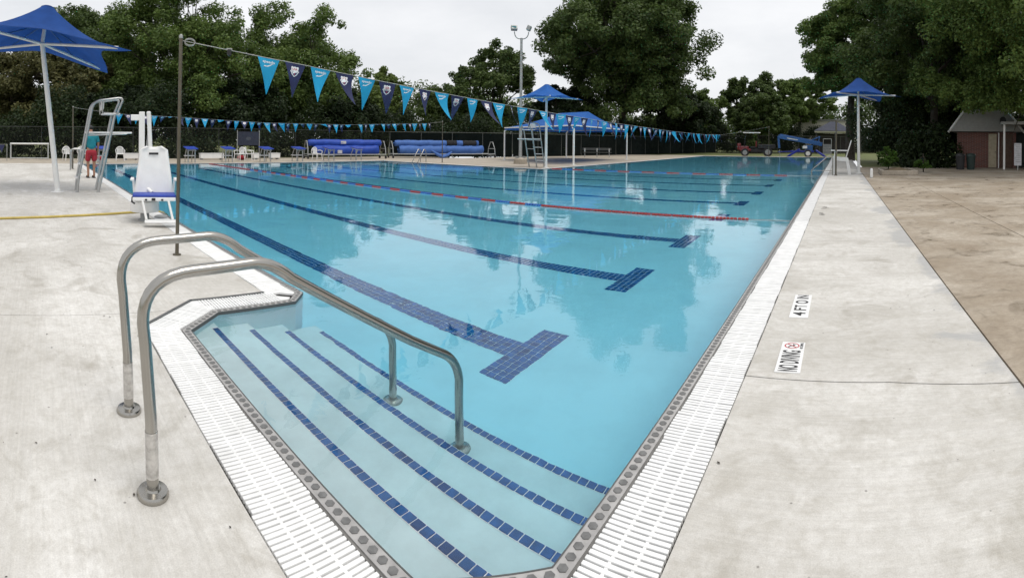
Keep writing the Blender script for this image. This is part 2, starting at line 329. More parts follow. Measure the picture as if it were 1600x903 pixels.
def water_mat():
    m, t, out = new_mat('pool_water'); g = nd(t, 'ShaderNodeNewGeometry'); P = g.outputs['Position']
    n1 = nd(t, 'ShaderNodeTexNoise', {'Vector': P, 'Scale': 2.6, 'Detail': 3.0, 'Roughness': 0.5, 'Distortion': 0.6})
    n2 = nd(t, 'ShaderNodeTexNoise', {'Vector': P, 'Scale': 0.9, 'Detail': 2.0})
    pm = nd(t, 'ShaderNodeTexNoise', {'Vector': P, 'Scale': 0.28, 'Detail': 3.0}); pr = nd(t, 'ShaderNodeMapRange', {0: pm.outputs['Fac'], 1: 0.42, 2: 0.68, 3: 0.25, 4: 1.0})
    k = nd(t, 'ShaderNodeMath', {0: n1.outputs['Fac'], 1: pr.outputs[0]}, operation='MULTIPLY')
    n3 = nd(t, 'ShaderNodeTexNoise', {'Vector': P, 'Scale': 10.0, 'Detail': 2.0, 'Distortion': 0.5})
    k0 = nd(t, 'ShaderNodeMath', {0: n3.outputs['Fac'], 1: 0.05, 2: k.outputs[0]}, operation='MULTIPLY_ADD')
    k2 = nd(t, 'ShaderNodeMath', {0: n2.outputs['Fac'], 1: 0.9, 2: k0.outputs[0]}, operation='MULTIPLY_ADD')
    bp = nd(t, 'ShaderNodeBump', {'Height': k2.outputs[0], 'Strength': 1.0, 'Distance': 0.0055})
    gl = nd(t, 'ShaderNodeBsdfGlass', {'Color': (1, 1, 1, 1), 'Roughness': 0.0, 'IOR': 1.33, 'Normal': bp.outputs[0]})
    va = nd(t, 'ShaderNodeVolumeAbsorption', {'Color': (0.0, 0.775, 0.955, 1), 'Density': 0.36})
    t.links.new(gl.outputs[0], out.inputs[0]); t.links.new(va.outputs[0], out.inputs[1]); return m
M['water'] = water_mat()

# ------------------------------------------------------------------ setting: ground and decks
XR, XL, YN, YF = -0.889, -27.1, 1.10, 53.6           # pool edges
b = MB()                                             # ground sheet with an opening under the paved area and the pool
big, hole = 500, (-34.0, -9.0, 1.4, 55.5)
o4 = [(-big, -big), (big, -big), (big, big), (-big, big)]; h4 = [(hole[0], hole[1]), (hole[2], hole[1]), (hole[2], hole[3]), (hole[0], hole[3])]
b.add([(x, y, -0.06) for x, y in o4 + h4], [(0, 1, 5, 4), (1, 2, 6, 5), (2, 3, 7, 6), (3, 0, 4, 7)])
struct(b.build('ground', M['grass']))
def offset(poly, d):
    n = len(poly); out = []
    ar = sum(poly[i][0] * poly[(i + 1) % n][1] - poly[(i + 1) % n][0] * poly[i][1] for i in range(n)); sg = 1 if ar > 0 else -1
    for i in range(n):
        p0, p1, p2 = Vector(poly[i - 1]), Vector(poly[i]), Vector(poly[(i + 1) % n])
        a = (p1 - p0).normalized(); c = (p2 - p1).normalized(); na = Vector((a.y, -a.x)) * sg; nc = Vector((c.y, -c.x)) * sg
        m = (na + nc).normalized(); out.append(tuple(p1 + m * (d / max(0.3, m.dot(na)))))
    return out
def slabs(name, polys, mat, z0=-0.14, z1=0.0, gap=0.005):
    root = bpy.data.objects.new(name, None); COL.link(root); struct(root)
    for p in polys:
        cx = sum(q[0] for q in p) / len(p); cy_ = sum(q[1] for q in p) / len(p)
        b = MB(); q_ = offset(p, -gap); pp = q_
        b.prism(pp, z0, z1 + rnd.uniform(-0.0015, 0.0015)); b.build('slab', mat, root)
    return root
near = [(-4.0, -9), (1.05, -9), (1.05, 2.84), (0.3, 3.0), (-0.562, 3.03), (-0.562, 1.30), (-1.065, 0.772), (-3.695, 0.772), (-4.0, 1.09)]
left1 = [(-12.4, -9), (-4.0, -9), (-4.0, 1.09), (-4.197, 1.297), (-4.197, 1.992), (-12.4, 1.992)]
slabs('pool_deck', [near, left1] + [[(a, -9), (c, -9), (c, 1.992), (a, 1.992)] for a, c in ((-20.2, -12.4), (-27.4, -20.2))]
      + [[(-0.562, 3.03), (0.3, 3.0), (1.05, 2.84), (1.05, 7.3), (-0.562, 7.42)]] + [[(-0.562, 7.42), (1.05, 7.3), (1.05, 11.7), (-0.562, 11.75)]]
      + [[(-0.562, y0), (1.05, y0 - 0.05), (1.05, y1 - 0.05), (-0.562, y1)] for y0, y1 in ((11.75, 16.2), (16.2, 20.7), (20.7, 25.3), (25.3, 34), (34, 44), (44, 53.9))], M['deck'])
b = MB(); b.box((-1.5, -4.15, -0.20), (5.2, 9.9, 0.1)); b.box((-9.2, -3.6, -0.2), (10.1, 11.1, 0.1)); b.box((-20.6, -3.6, -0.20), (13.6, 11.1, 0.1)); b.box((0.3, 27, -0.2), (1.7, 55, 0.1)); struct(b.build('deck_bed', M['joint']))
slabs('far_deck', [[(-33.9, y0), (-27.4, y0), (-27.4, y1), (-33.9, y1)] for y0, y1 in ((-9, 2.0), (2.0, 8.4), (8.4, 14.8), (14.8, 21.9))]
      + [[(-33.9, 21.9), (-27.4, 21.9), (-27.4, 30), (-33.9, 30)]]
      + [[(-27.4, 21.95), (-21, 21.95), (-21, 30), (-27.4, 30)], [(-21, 21.95), (-14.62, 21.95), (-14.7, 30), (-21, 30)], [(-27.4, 30), (-21, 30), (-21, 40), (-27.4, 40)], [(-21, 30), (-14.7, 30), (-14.8, 40), (-21, 40)],
         [(-27.4, 40), (-14.8, 40), (-14.9, 53.9), (-27.4, 53.9)], [(-20, 53.9), (1.05, 53.85), (1.05, 55.6), (-20, 55.6)]], M['deck_far'], gap=0.008)
slabs('patio', [[(1.07, y0), (2.8, y0), (2.8, y1), (1.07, y1)] for y0, y1 in ((-9, 9.5), (9.5, 20.0), (20.0, 32))]
      + [[(2.8, y0), (7.2, y0), (7.2, y1), (2.8, y1)] for y0, y1 in ((-9, 5.2), (5.2, 13), (13, 21), (21, 32))]
      + [[(7.2, y0), (16, y0), (16, y1), (7.2, y1)] for y0, y1 in ((-9, 5.2), (5.2, 13), (13, 21), (21, 32))], M['patio'], z0=-0.2, z1=-0.022, gap=0.007)
b = MB(); b.box((8.5, 11.5, -0.19), (14.9, 41, 0.1)); struct(b.build('patio_bed', M['joint']))

# ------------------------------------------------------------------ pool shell
WE = [(XR, 1.43), (XR, YF), (-14.62, YF), (-14.35, 21.65), (XL, 21.65), (XL, 2.32), (-4.06, 2.32), (-3.87, 2.14), (-3.87, 1.43), (-3.56, YN), (-1.2, YN)]
def zf(x): return -1.05 - 0.033 * (XR - x)
pool = bpy.data.objects.new('pool', None); COL.link(pool); struct(pool)
ZW = -0.028
n = len(WE)
b = MB()
for i in range(n):
    p, q = WE[i], WE[(i + 1) % n]; b.add([(p[0], p[1], -0.012), (q[0], q[1], -0.012), (q[0], q[1], -3.3), (p[0], p[1], -3.3)], [(0, 1, 2, 3)])
b.build('pool_wall', M['plaster'], pool)
b = MB(); b.grid(lambda u, v: (XL - 0.6 + u * (XR + 0.6 - XL + 0.6), 0.6 + v * 53.6, zf(XL - 0.6 + u * (XR + 1.2 - XL))), 30, 4); b.build('pool_floor', M['plaster'], pool)
# steps with their rows of nosing tiles
STEP = [(1.37, -0.135), (1.69, -0.305), (2.01, -0.47), (2.34, -0.635)]
tile_me = MB().rbox((0, 0, 0), (0.0445, 0.0445, 0.012), 0.002).mesh('nosing_tile', M['bluetile'])
tile_me2 = MB().rbox((0, 0, 0), (0.0445, 0.0445, 0.012), 0.002).mesh('nosing_tile_dark', M['bluetile_b'])
for i, (y, z) in enumerate(STEP):
    b = MB(); b.prism([(-3.868, 1.0), (XR + 0.02, 1.0), (XR + 0.02, y), (-3.868, y)], -1.6 - 0.01 * i, z); st = b.build('step', M['steps'], pool)
    g = MB(); g.box(((-3.72 + XR) / 2, y - 0.029, z + 0.0015), (-XR and (3.72 + XR), 0.052, 0.003)); g.build('grout', M['grout'], st)
    x = -3.70 - (0.02 if i else 0)
    while x < XR - 0.02:
        o = put('nosing_tile', tile_me2 if rnd.random() < 0.12 else tile_me, st, (x + 0.024, y - 0.029, z + 0.0035)); x += 0.0508
# lane markings
TY = [3.66, 5.93, 8.2, 10.7, 13.12, 15.7, 18.35, 21.0]
P_ = 0.07
lt = MB().box((0, 0, 0), (0.0615, 0.0615, 0.01)).mesh('lane_tile', M['bluetile']); lt2 = MB().box((0, 0, 0), (0.0615, 0.0615, 0.01)).mesh('lane_tile_dark', M['bluetile_b'])
sl_ang = math.atan(0.033)
for i, ty in enumerate(TY):
    mk = bpy.data.objects.new('lane_marking', None); COL.link(mk); mk.parent = pool
    x1, x0 = -2.42, -25.2
    g = MB()
    for xa, xb, hw in ((x1 - 0.28, x1, 0.46), (x0 + 0.28, x1 - 0.28, 0.14), (x0, x0 + 0.28, 0.46)):
        if i == 7 and xa < -14: pass
        g.add([(xa, ty - hw, zf(xa) + 0.004), (xb, ty - hw, zf(xb) + 0.004), (xb, ty + hw, zf(xb) + 0.004), (xa, ty + hw, zf(xa) + 0.004)], [(0, 1, 2, 3)])
    g.build('grout', M['grout'] if i < 3 else M['bluetile'], mk)
    if i < 3:
        js = MB()
        cells = [(x1 - 0.035 - P_ * a, ty - 0.455 + P_ * c) for a in range(4) for c in range(14)]
        x = x1 - 0.28 - 0.035
        lim = (-6.0 if i == 0 else 0, -13.0 if i == 0 else -9)
        while x > x0 + 0.3:
            cells += [(x, ty - 0.105 + P_ * c) for c in range(4)]; x -= P_
        for (cx, cy_) in cells:
            if i == 0 and cx > lim[0]:
                o = put('lane_tile', lt2 if rnd.random() < 0.15 else lt, mk, (cx, cy_, zf(cx) + 0.006)); o.rotation_euler = (0, -sl_ang, 0)
            else:
                js.k = 1 if rnd.random() < 0.15 else 0
                gp = 0.0308 if cx > lim[1] else 0.0325
                zc = zf(cx) + 0.009
                js.add([(cx - gp, cy_ - gp, zc), (cx + gp, cy_ - gp, zc), (cx + gp, cy_ + gp, zc), (cx - gp, cy_ + gp, zc)], [(0, 1, 2, 3)])
        stuff(js.build('lane_tiles', [M['bluetile'], M['bluetile_b']], mk))
# water body: closed, its sides just outside the shell
b = MB(); b.prism(offset(WE, 0.03), -3.6, ZW); struct(b.build('water', M['water']))

# ------------------------------------------------------------------ coping, hexagon tiles and gutter grates
cop = bpy.data.objects.new('coping', None); COL.link(cop); struct(cop)
def ring_strip(inner, outer, z0, z1, name, mat, parent, skip=()):
    m = len(inner); b = MB()
    for i in range(m):
        if i in skip: continue
        j = (i + 1) % m
        b.add([(inner[i][0], inner[i][1], z0), (inner[j][0], inner[j][1], z0), (outer[j][0], outer[j][1], z0), (outer[i][0], outer[i][1], z0),
               (inner[i][0], inner[i][1], z1), (inner[j][0], inner[j][1], z1), (outer[j][0], outer[j][1], z1), (outer[i][0], outer[i][1], z1)],
              [(0, 1, 2, 3), (7, 6, 5, 4), (4, 5, 1, 0), (6, 7, 3, 2)])
    return b.build(name, mat, parent)
C0, C1, C2, C3 = offset(WE, 0.0), offset(WE, 0.058), offset(WE, 0.07), offset(WE, 0.325)
ring_strip(offset(WE, 0.001), C1, -0.16, -0.006, 'coping_strip', M['coping'], cop)
ring_strip(offset(WE, -0.004), offset(WE, 0.0012), -0.034, -0.004, 'edge_strip', M['seal'], cop)
ring_strip(offset(WE, 0.0582), offset(WE, 0.068), -0.16, -0.012, 'back_strip', M['trough'], cop)
ring_strip(offset(WE, 0.0684), offset(WE, 0.33), -0.16, -0.07, 'gutter_trough', M['trough'], cop)
hexm = MB().lathe([(0.019, 0.0), (0.019, 0.0028), (0.019, 0.0034)], (0, 0, -0.0062), 6).mesh('hex_tile', M['hex'])
HC = offset(WE, 0.029); hx = MB(); nh = 0
for i in range(n):
    p, q = Vector(HC[i]), Vector(HC[(i + 1) % n]); L = (q - p).length; k = max(1, int(L / 0.0535)); an = math.atan2((q - p).y, (q - p).x)
    for j in range(k):
        c = p.lerp(q, (j + 0.5) / k)
        if c.length < 6.4 and nh < 295: put('hex_tile', hexm, cop, (c.x, c.y, 0), an); nh += 1
        elif c.length < 40 and (abs(c.x - XR) < 0.2 or c.y < 3): hx.lathe([(0.019, -0.0062), (0.019, -0.003)], (c.x, c.y, 0), 6)
stuff(hx.build('hex_tiles', M['hex'], cop))
# grates
BAR = 0.0265
def bar_mesh(L): return MB().rbox((0, 0, -0.011), (L, 0.0182, 0.022), 0.003).mesh('grate_slat', M['grate'])
def barbox(b, c, an, L, wdt=0.0182): b.box((c[0], c[1], -0.0105), (L, wdt, 0.02), an)
bar = bar_mesh(0.252)
G1, G2, GC = offset(WE, 0.0705), offset(WE, 0.3225), offset(WE, 0.1965)
def grate_run(i, label, nmax, reverse=False, wall=None):
    p, q = Vector(GC[i]), Vector(GC[(i + 1) % n])
    if reverse: p, q = q, p
    L = (q - p).length; k = int(L / BAR); d = (q - p).normalized(); an = math.atan2(d.y, d.x) + math.pi / 2
    root = thing('gutter_grate', label, 'grate', (p.x, p.y, 0)); rest = MB(); cnt = 0
    for j in range(k):
        if j % 9 == 0: jl = rnd.uniform(-0.0045, 0.0045)
        s = (j + 0.5) * L / k; c = p + d * s + Vector((-d.y, d.x)) * jl; jz = rnd.uniform(-0.0012, 0.0012)
        if cnt < nmax: o = put('grate_slat', bar, root, (c.x - p.x, c.y - p.y, jz), an + rnd.uniform(-0.006, 0.006)); cnt += 1
        else: barbox(rest, (c.x - p.x, c.y - p.y), an, 0.252)
    if rest.v: stuff(rest.build('grate_slats', M['grate'], root))
    for ii in {7: (6, 7), 8: (8,), 9: (9,), 10: (10, 0)}.get(i, ()):
        e0 = (Vector(WE[ii]) - Vector(WE[ii - 1])).normalized(); e1 = (Vector(WE[(ii + 1) % n]) - Vector(WE[ii])).normalized()
        n0, n1 = Vector((-e0.y, e0.x)), Vector((-e1.y, e1.x)); sg = 1 if e0.x * e1.y - e0.y * e1.x < 0 else -1
        n0 = n0 if n0.dot(Vector(G2[ii]) - Vector(GC[ii])) > 0 else -n0; n1 = n1 if n1.dot(Vector(G2[ii]) - Vector(GC[ii])) > 0 else -n1
        far = Vector(G2[ii]) if (Vector(GC[ii]) + n0 * 0.126 - Vector(GC[ii]) - n1 * 0.126).dot(e0) < 0 else Vector(G1[ii]); k_ = 1 if far == Vector(G2[ii]) else -1
        q_ = Vector(GC[ii]); pl = [q_ - p, q_ + n0 * 0.124 * k_ - p, far - p, q_ + n1 * 0.124 * k_ - p]; b = MB(); b.prism([tuple(v) for v in pl], -0.02, -0.0025); b.build('corner_plate', M['grate'], root)
    nrm = Vector((-d.y, d.x))
    for t in (-0.042, 0.042):
        b = MB(); a = nrm * t; e = d * L + nrm * t
        m_ = (a + e) / 2; b.box((m_.x, m_.y, -0.0125), (L, 0.012, 0.017), math.atan2(d.y, d.x)); b.build('grate_link', M['grate'], root)
grate_run(0, 'long white slatted gutter grate along the right edge of the pool', 298)
grate_run(9, 'short white slatted gutter grate along the near edge beside the steps', 298)
grate_run(5, 'white slatted gutter grate along the left edge under the lift chair', 120, reverse=True)
grate_run(7, 'small white grate section at the left end of the steps recess', 100)
grate_run(8, 'short angled white grate section at the near left corner of the steps', 100)
grate_run(10, 'short angled white grate section at the bottom right corner of the steps', 100)
grate_run(3, 'thin white gutter grate line below the ladder and cover reels', 0)
grate_run(2, 'white gutter grate line on the edge beside the blue shade canopy', 0)
grate_run(4, 'white gutter grate line below the starting blocks', 0)
grate_run(1, 'white gutter grate line at the far end before the tractor', 0)

b = MB()
for p, q in (((-3.695, 0.772), (-4.0, 1.09)), ((-4.0, 1.09), (-4.197, 1.297)), ((-4.197, 1.297), (-4.197, 1.985))):
    d = Vector(q) - Vector(p); m_ = (Vector(p) + Vector(q)) / 2 + Vector((-d.y, d.x)).normalized() * 0.004; b.box((m_.x, m_.y, -0.02), (d.length + 0.01, 0.028, 0.052), math.atan2(d.y, d.x))
b.build('edge_trim', M['seal'], cop)
# ------------------------------------------------------------------ stainless stair rails
def stair_rail(label, loc, rz=0.0, end=(1.66, -0.635), sc=1.0, full=True):
    t = thing('stair_rail', label, 'handrail', loc, rz, None)
    r = 0.0245; e = end[0]
    pts = [(0, 0, 0.0), (0, -0.01, 0.30), (0, -0.035, 0.60)] + arc((0, -0.045, 0.68), (0, -0.05, 0.865), (0, 0.16, 0.872), 8) + arc((0, 0.40, 0.882), (0, 0.50, 0.888), (0, 0.60, 0.80), 6)
    pts += [(0, 0.95, 0.588), (0, 1.30, 0.372)] + arc((0, e - 0.12, 0.235), (0, e - 0.02, 0.172), (0, e, 0.06), 7) + [(0, e + 0.004, end[1] / 2), (0, e + 0.008, end[1])]
    b = MB(); b.tube(pts, r, 18); b.build('rail_tube', M['steel'], t, True)
    for p in ((0, 0, 0), (0, e + 0.008, end[1])):
        b = MB(); b.lathe([(0.063, 0.0), (0.064, 0.012), (0.058, 0.022), (0.032, 0.026), (0.0285, 0.034), (0.0252, 0.034)], p, 26); b.build('base_flange', M['steel'], t, True)
    b = MB(); b.tube([(0, -0.0028, 0.075), (0, -0.0055, 0.165), (0, -0.0085, 0.255)], 0.0262, 20, False); b.build('clear_sleeve', M['sleeve'], t, True)
    return t
stair_rail('nearest stainless stair rail with clear sleeve on its base post', (-1.94, 0.45, 0))
stair_rail('second stainless stair rail, behind the nearest one at the steps', (-2.56, 0.465, 0), end=(1.675, -0.635))
for k, (x, lab) in enumerate(((-22.0, 'far stainless stair rail behind the left lifeguard chair'), (-23.4, 'farther stainless stair rail before the white plastic chairs'))):
    t = thing('stair_rail', lab, 'handrail', (x, 1.35 + 0.15 * k, 0))
    b = MB(); b.tube([(0, 0, 0), (0, 0, 0.7)] + arc((0, 0, 0.78), (0, 0.02, 0.9), (0, 0.14, 0.9), 5) + arc((0, 0.35, 0.9), (0, 0.45, 0.9), (0, 0.53, 0.85), 4) + [(0, 1.3, 0.32), (0, 1.32, -0.6)], 0.03, 12); b.build('rail_tube', M['steel_dull'], t, True)
    b = MB(); b.tube([(0, 0.36, 0), (0, 0.36, 0.885)], 0.026, 10); b.build('support_post', M['steel_dull'], t, True)

# ------------------------------------------------------------------ deck markers
def marker(name, label, x0, x1, y0, y1, parts, z=0.0):
    t = thing(name, label, 'pool sign', ((x0 + x1) / 2, (y0 + y1) / 2, z)); W_, L_ = x1 - x0, y1 - y0
    for (a, c) in parts['tiles']:
        b = MB(); b.rbox((0, -L_ / 2 + (a + c) / 2, 0.0005), (W_, c - a - 0.004, 0.012), 0.002); b.build('marker_tile', M['whiteplastic'], t)
    for txt, ya, yb, xa, xb in parts['text']:
        me = text_mesh(txt, yb - ya, xb - xa, 'lettering', M['inkblack'])
        o = put('lettering', me, t, (W_ / 2 - xa, -L_ / 2 + ya, 0.0075), R_(90))
    for c_y, c_x, r in parts.get('icon', []):
        b = MB(); m = 30; P = []
        for q in range(m):
            an = 2 * math.pi * q / m
            P += [(math.cos(an) * r, math.sin(an) * r * 0.92, 0.0078), (math.cos(an) * r * 0.84, math.sin(an) * r * 0.76, 0.0078)]
        b.add(P, [(2 * q, 2 * ((q + 1) % m), 2 * ((q + 1) % m) + 1, 2 * q + 1) for q in range(m)])
        b.box((0, 0, 0.0082), (r * 1.8, r * 0.13, 0.0006), R_(-42)); b.build('prohibition_ring', M['printred'], t, loc=(W_ / 2 - c_x, -L_ / 2 + c_y, 0))
        b = MB(); b.box((0, 0, 0.0075), (r * 1.1, r * 0.16, 0.0006), R_(38)); b.box((0.012, 0.012, 0.0074), (r * 0.8, r * 0.1, 0.0006), R_(100)); b.ball((-0.02, -0.022, 0.0066), 0.007, 8, 5, (1, 1, 0.2)); b.build('diver_figure', M['inkblack'], t, loc=(W_ / 2 - c_x, -L_ / 2 + c_y, 0))
    return t
marker('depth_marker', 'white depth marker tile reading 4 FT 0 IN on right deck', -0.405, -0.25, 4.09, 4.71,
       {'tiles': [(0.0, 0.155), (0.155, 0.31), (0.31, 0.465), (0.465, 0.62)], 'text': [('4', 0.04, 0.125, 0.027, 0.130), ('F', 0.175, 0.235, 0.027, 0.130), ('T', 0.248, 0.31, 0.027, 0.130), ('O', 0.35, 0.445, 0.02, 0.135), ('IN', 0.49, 0.60, 0.027, 0.130)]})
marker('no_diving_marker', 'white NO DIVING marker tile with red ring on right deck', -0.395, -0.235, 3.10, 3.58,
       {'tiles': [(0.0, 0.34), (0.34, 0.48)], 'text': [('NO DIVING', 0.015, 0.33, 0.018, 0.142), ('NO DIVING', 0.365, 0.465, 0.01, 0.032)], 'icon': [(0.412, 0.088, 0.052)]})
# worn older markers further along, hardly legible
for (x, y, l) in ((-0.33, 10.2, 'small worn marker nearer the pool rope end on right deck'), (-0.32, 11.2, 'faded marker just beyond the small worn one on right deck')):
    t = thing('worn_marker', l, 'pool sign', (x, y, 0.0))
    for j in range(4):
        b = MB(); b.box((rnd.uniform(-0.05, 0.05), -0.16 + 0.1 * j, 0.003), (0.10 - 0.02 * (j % 2), 0.022, 0.002), rnd.uniform(-0.3, 0.3)); b.build('worn_stroke', M['joint'], t)

# ------------------------------------------------------------------ lane ropes
def lane_rope(label, y, x0, x1, solid_l, solid_r, bare_r, seg=0.42, z=ZW + 0.008, dy=0.0, fr_=0.033):
    t = thing('lane_rope', label, 'lane rope', ((x0 + x1) / 2, y, z)); cx = (x0 + x1) / 2
    def yy(x): return dy * math.sin((x - x0) / (x1 - x0) * math.pi)
    b = MB(); b.tube([(x0 - cx + (x1 - x0) * k / 24, yy(x0 + (x1 - x0) * k / 24), 0) for k in range(25)], 0.009, 6); b.build('cable', M['rope'], t)
    x = x0 + 0.1; k = 0; xe = x1 - bare_r
    while x < xe - 0.05:
        red = x < x0 + solid_l or x > xe - solid_r or k % 2 == 0
        e = min(x + seg, xe); b = MB(); s = x
        while s < e - 0.03:
            b.lathe([(0.013, -0.03), (fr_ * 0.9, -0.027), (fr_, -0.012), (fr_, 0.012), (fr_ * 0.9, 0.027), (0.013, 0.03)], (0, 0, 0), 9)
            nv = 54
            for q in range(len(b.v) - nv, len(b.v)):
                vx, vy, vz = b.v[q]; b.v[q] = (s + 0.034 - cx + vz, yy(s) + vx, vy)
            s += 0.07
        b.build('float_section', M['floatred'] if red else M['floatblue'], t, True); x = e + 0.012; k += 1
lane_rope('red and blue lane rope floating across the middle of the pool', 9.35, XL + 0.05, XR - 0.01, 5.0, 4.9, 0.8, dy=0.05)
lane_rope('far pale red and blue lane rope by the deck corner', 22.55, -14.4, XR - 0.01, 0.4, 0.4, 1.5, seg=0.62, fr_=0.036)

# ------------------------------------------------------------------ pennant lines
def flag_bend(kind):
    a, c = kind
    return lambda x, z: a * (z * z) * 1.6 + c * math.sin(x * 9.0 + 0.6) * (-z)
def pennant_mesh(wd, ln, fn, mat, skew):
    b = MB(); nr = 7
    for j in range(nr + 1):
        z = -ln * j / nr; h = wd / 2 * (1 - j / nr) + 0.004; cx = skew * (j / nr) ** 1.5
        for q in range(4):
            x = cx - h + 2 * h * q / 3; b.v.append((x, fn(x, z), z))
    b.f = [(j * 4 + q, j * 4 + q + 1, (j + 1) * 4 + q + 1, (j + 1) * 4 + q) for j in range(nr) for q in range(3)]; b.m = [0] * len(b.f)
    return b.mesh('pennant', mat, True)
def bent(me, ox, oz, fn, dy):
    nn = len(me.vertices); co = np.zeros(nn * 3); me.vertices.foreach_get('co', co); co = co.reshape(-1, 3).copy()
    out = np.zeros_like(co); out[:, 0] = co[:, 0] + ox; out[:, 2] = co[:, 1] + oz
    for i in range(nn): out[i, 1] = fn(out[i, 0], out[i, 2]) - dy - co[i, 2]
    me.vertices.foreach_set('co', out.ravel()); me.update(); return me
def poly_mesh(name, polys, mats):
    b = MB()
    for k, z, p in polys: b.k = k; b.add([(x, y, z) for x, y in p], [tuple(range(len(p)))])
    return b.mesh(name, mats)
KINDS = [(0.25, 0.10), (-0.30, 0.12), (0.5, -0.12), (0.05, 0.16), (-0.55, 0.08)]
WD, LN = 0.32, 0.45
PEN = []
for ki, kd in enumerate(KINDS):
    fn = flag_bend(kd); sk = (0.07, -0.02, 0.12, 0.02, 0.15)[ki]; var = {}
    var['c'] = pennant_mesh(WD, LN, fn, M['cyanflag'], sk); var['n'] = pennant_mesh(WD, LN, fn, M['navyflag'], sk)
    lt_ = bent(text_mesh('speedo', 0.185, 0.045, 'lettering', M['print']), -0.085, -0.075, fn, 0.003)
    em = bent(poly_mesh('boomerang_emblem', [(0, 0, [(-0.075, -0.115), (-0.005, -0.094), (0.075, -0.055), (0.045, -0.082), (0.0, -0.108), (-0.02, -0.112)]), (0, 0, [(-0.075, -0.118), (-0.03, -0.1), (-0.062, -0.098)])], [M['print']]), 0.01, 0, fn, 0.003)
    sh = [(-0.062, 0.0), (-0.048, 0.012), (-0.02, 0.004), (0, 0.012), (0.02, 0.004), (0.048, 0.012), (0.062, 0.0), (0.056, -0.03), (0.062, -0.06), (0.045, -0.095), (0.0, -0.125), (-0.045, -0.095), (-0.062, -0.06), (-0.056, -0.03)]
    lo = [(-0.044, -0.066), (0.044, -0.066), (0.034, -0.09), (0.0, -0.113), (-0.034, -0.09)]
    cr_ = bent(poly_mesh('crest', [(0, 0, sh), (1, 0.0012, lo), (0, 0.0006, [(-0.072, -0.045), (0.072, -0.045), (0.072, -0.064), (-0.072, -0.064)]), (2, 0.0024, [(-0.012, -0.08), (0.012, -0.08), (0.008, -0.094), (-0.008, -0.094)])], [M['print'], M['printnavy'], M['printred']]), 0.0, -0.055, fn, 0.003)
    us = bent(text_mesh('USA', 0.085, 0.032, 'lettering', M['printred']), -0.0425, -0.094, fn, 0.005)
    sw = bent(text_mesh('SWIMMING', 0.125, 0.012, 'lettering', M['printnavy']), -0.0625, -0.1155, fn, 0.005)
    PEN.append((var, lt_, em, cr_, us, sw))
def flag_line(label, ctrl, s0, s1, pitch, parts_to, first='c', swing=0.5, lean=0.0):
    "ctrl: list of (x, y, z) along the cord"
    P = [Vector(p) for p in ctrl]; root = thing('pennant_line', label, 'pennant line', P[0]); o0 = P[0]
    cum = [0.0]
    for i in range(1, len(P)): cum.append(cum[-1] + (P[i] - P[i - 1]).length)
    def at(s):
        for i in range(1, len(P)):
            if s <= cum[i]:
                k = (s - cum[i - 1]) / (cum[i] - cum[i - 1]); return P[i - 1].lerp(P[i], k)
        return P[-1]
    b = MB(); b.tube([at(cum[-1] * k / 90) - o0 for k in range(91)], 0.005, 6); b.build('cord', M['rope'], root)
    s = s0; k = 0
    while s < s1:
        p = at(s); q = at(s + 0.1); d = (q - p).normalized(); cyan = (k % 2 == 0) == (first == 'c')
        var, lt_, em, cr_, us, sw = PEN[rnd.randrange(5)]
        o = put('pennant', var['c' if cyan else 'n'], root, p - o0)
        if (o0 - Vector((0, 0, 0))).length > 15 and rnd.random() < 0.12: sg = rnd.uniform(0.9, 1.6)
        else: sg = rnd.gauss(0.0, 0.22) * swing * (1.0 if k < 12 else 2.2)
        dv = math.asin(max(-1, min(1, d.z)))
        o.rotation_mode = 'ZYX' if False else 'XYZ'
        Mx = Matrix.Rotation(math.atan2(d.y, d.x) + rnd.gauss(0, 0.10) * swing * (1.0 if k < 12 else 3.0), 4, 'Z') @ Matrix.Rotation(-dv, 4, 'Y') @ Matrix.Rotation(sg + lean, 4, 'X')
        o.rotation_euler = Mx.to_euler('XYZ')
        scl = rnd.uniform(0.92, 1.06); o.scale = (scl, 1, scl)
        if k < parts_to:
            if cyan: put('lettering', lt_, o); put('boomerang_emblem', em, o)
            else:
                put('crest', cr_, o); put('lettering', us, o); put('lettering', sw, o)
        s += pitch; k += 1
L1 = [(-5.89, 1.66, 2.575), (-5.91, 2.36, 2.49), (-5.93, 2.95, 2.43), (-5.95, 3.34, 2.40), (-5.98, 4.31, 2.31), (-6.02, 5.47, 2.23), (-6.05, 6.23, 2.19), (-6.10, 7.7, 2.12), (-6.17, 9.77, 2.045), (-6.29, 13.2, 1.95), (-6.49, 19.3, 1.84), (-6.67, 24.6, 1.82), (-6.8, 28.4, 1.88), (-6.98, 33.6, 2.09), (-7.7, 54.5, 3.2)]
flag_line('near line of sky blue and navy pennants crossing over the pool', L1, 1.2, 26.9, 0.405, 40)
L2 = [(-22.7, 1.5, 2.74), (-22.7, 3.54, 2.47), (-22.71, 6.69, 2.36), (-22.72, 9.26, 2.25), (-22.72, 10.97, 2.19), (-22.73, 15.56, 2.2), (-22.75, 21.66, 2.44), (-22.75, 22.95, 2.59)]
flag_line('far line of sky blue and navy pennants before the starting blocks', L2, 2.1, 20.4, 0.405, 60, first='c', swing=1.2)
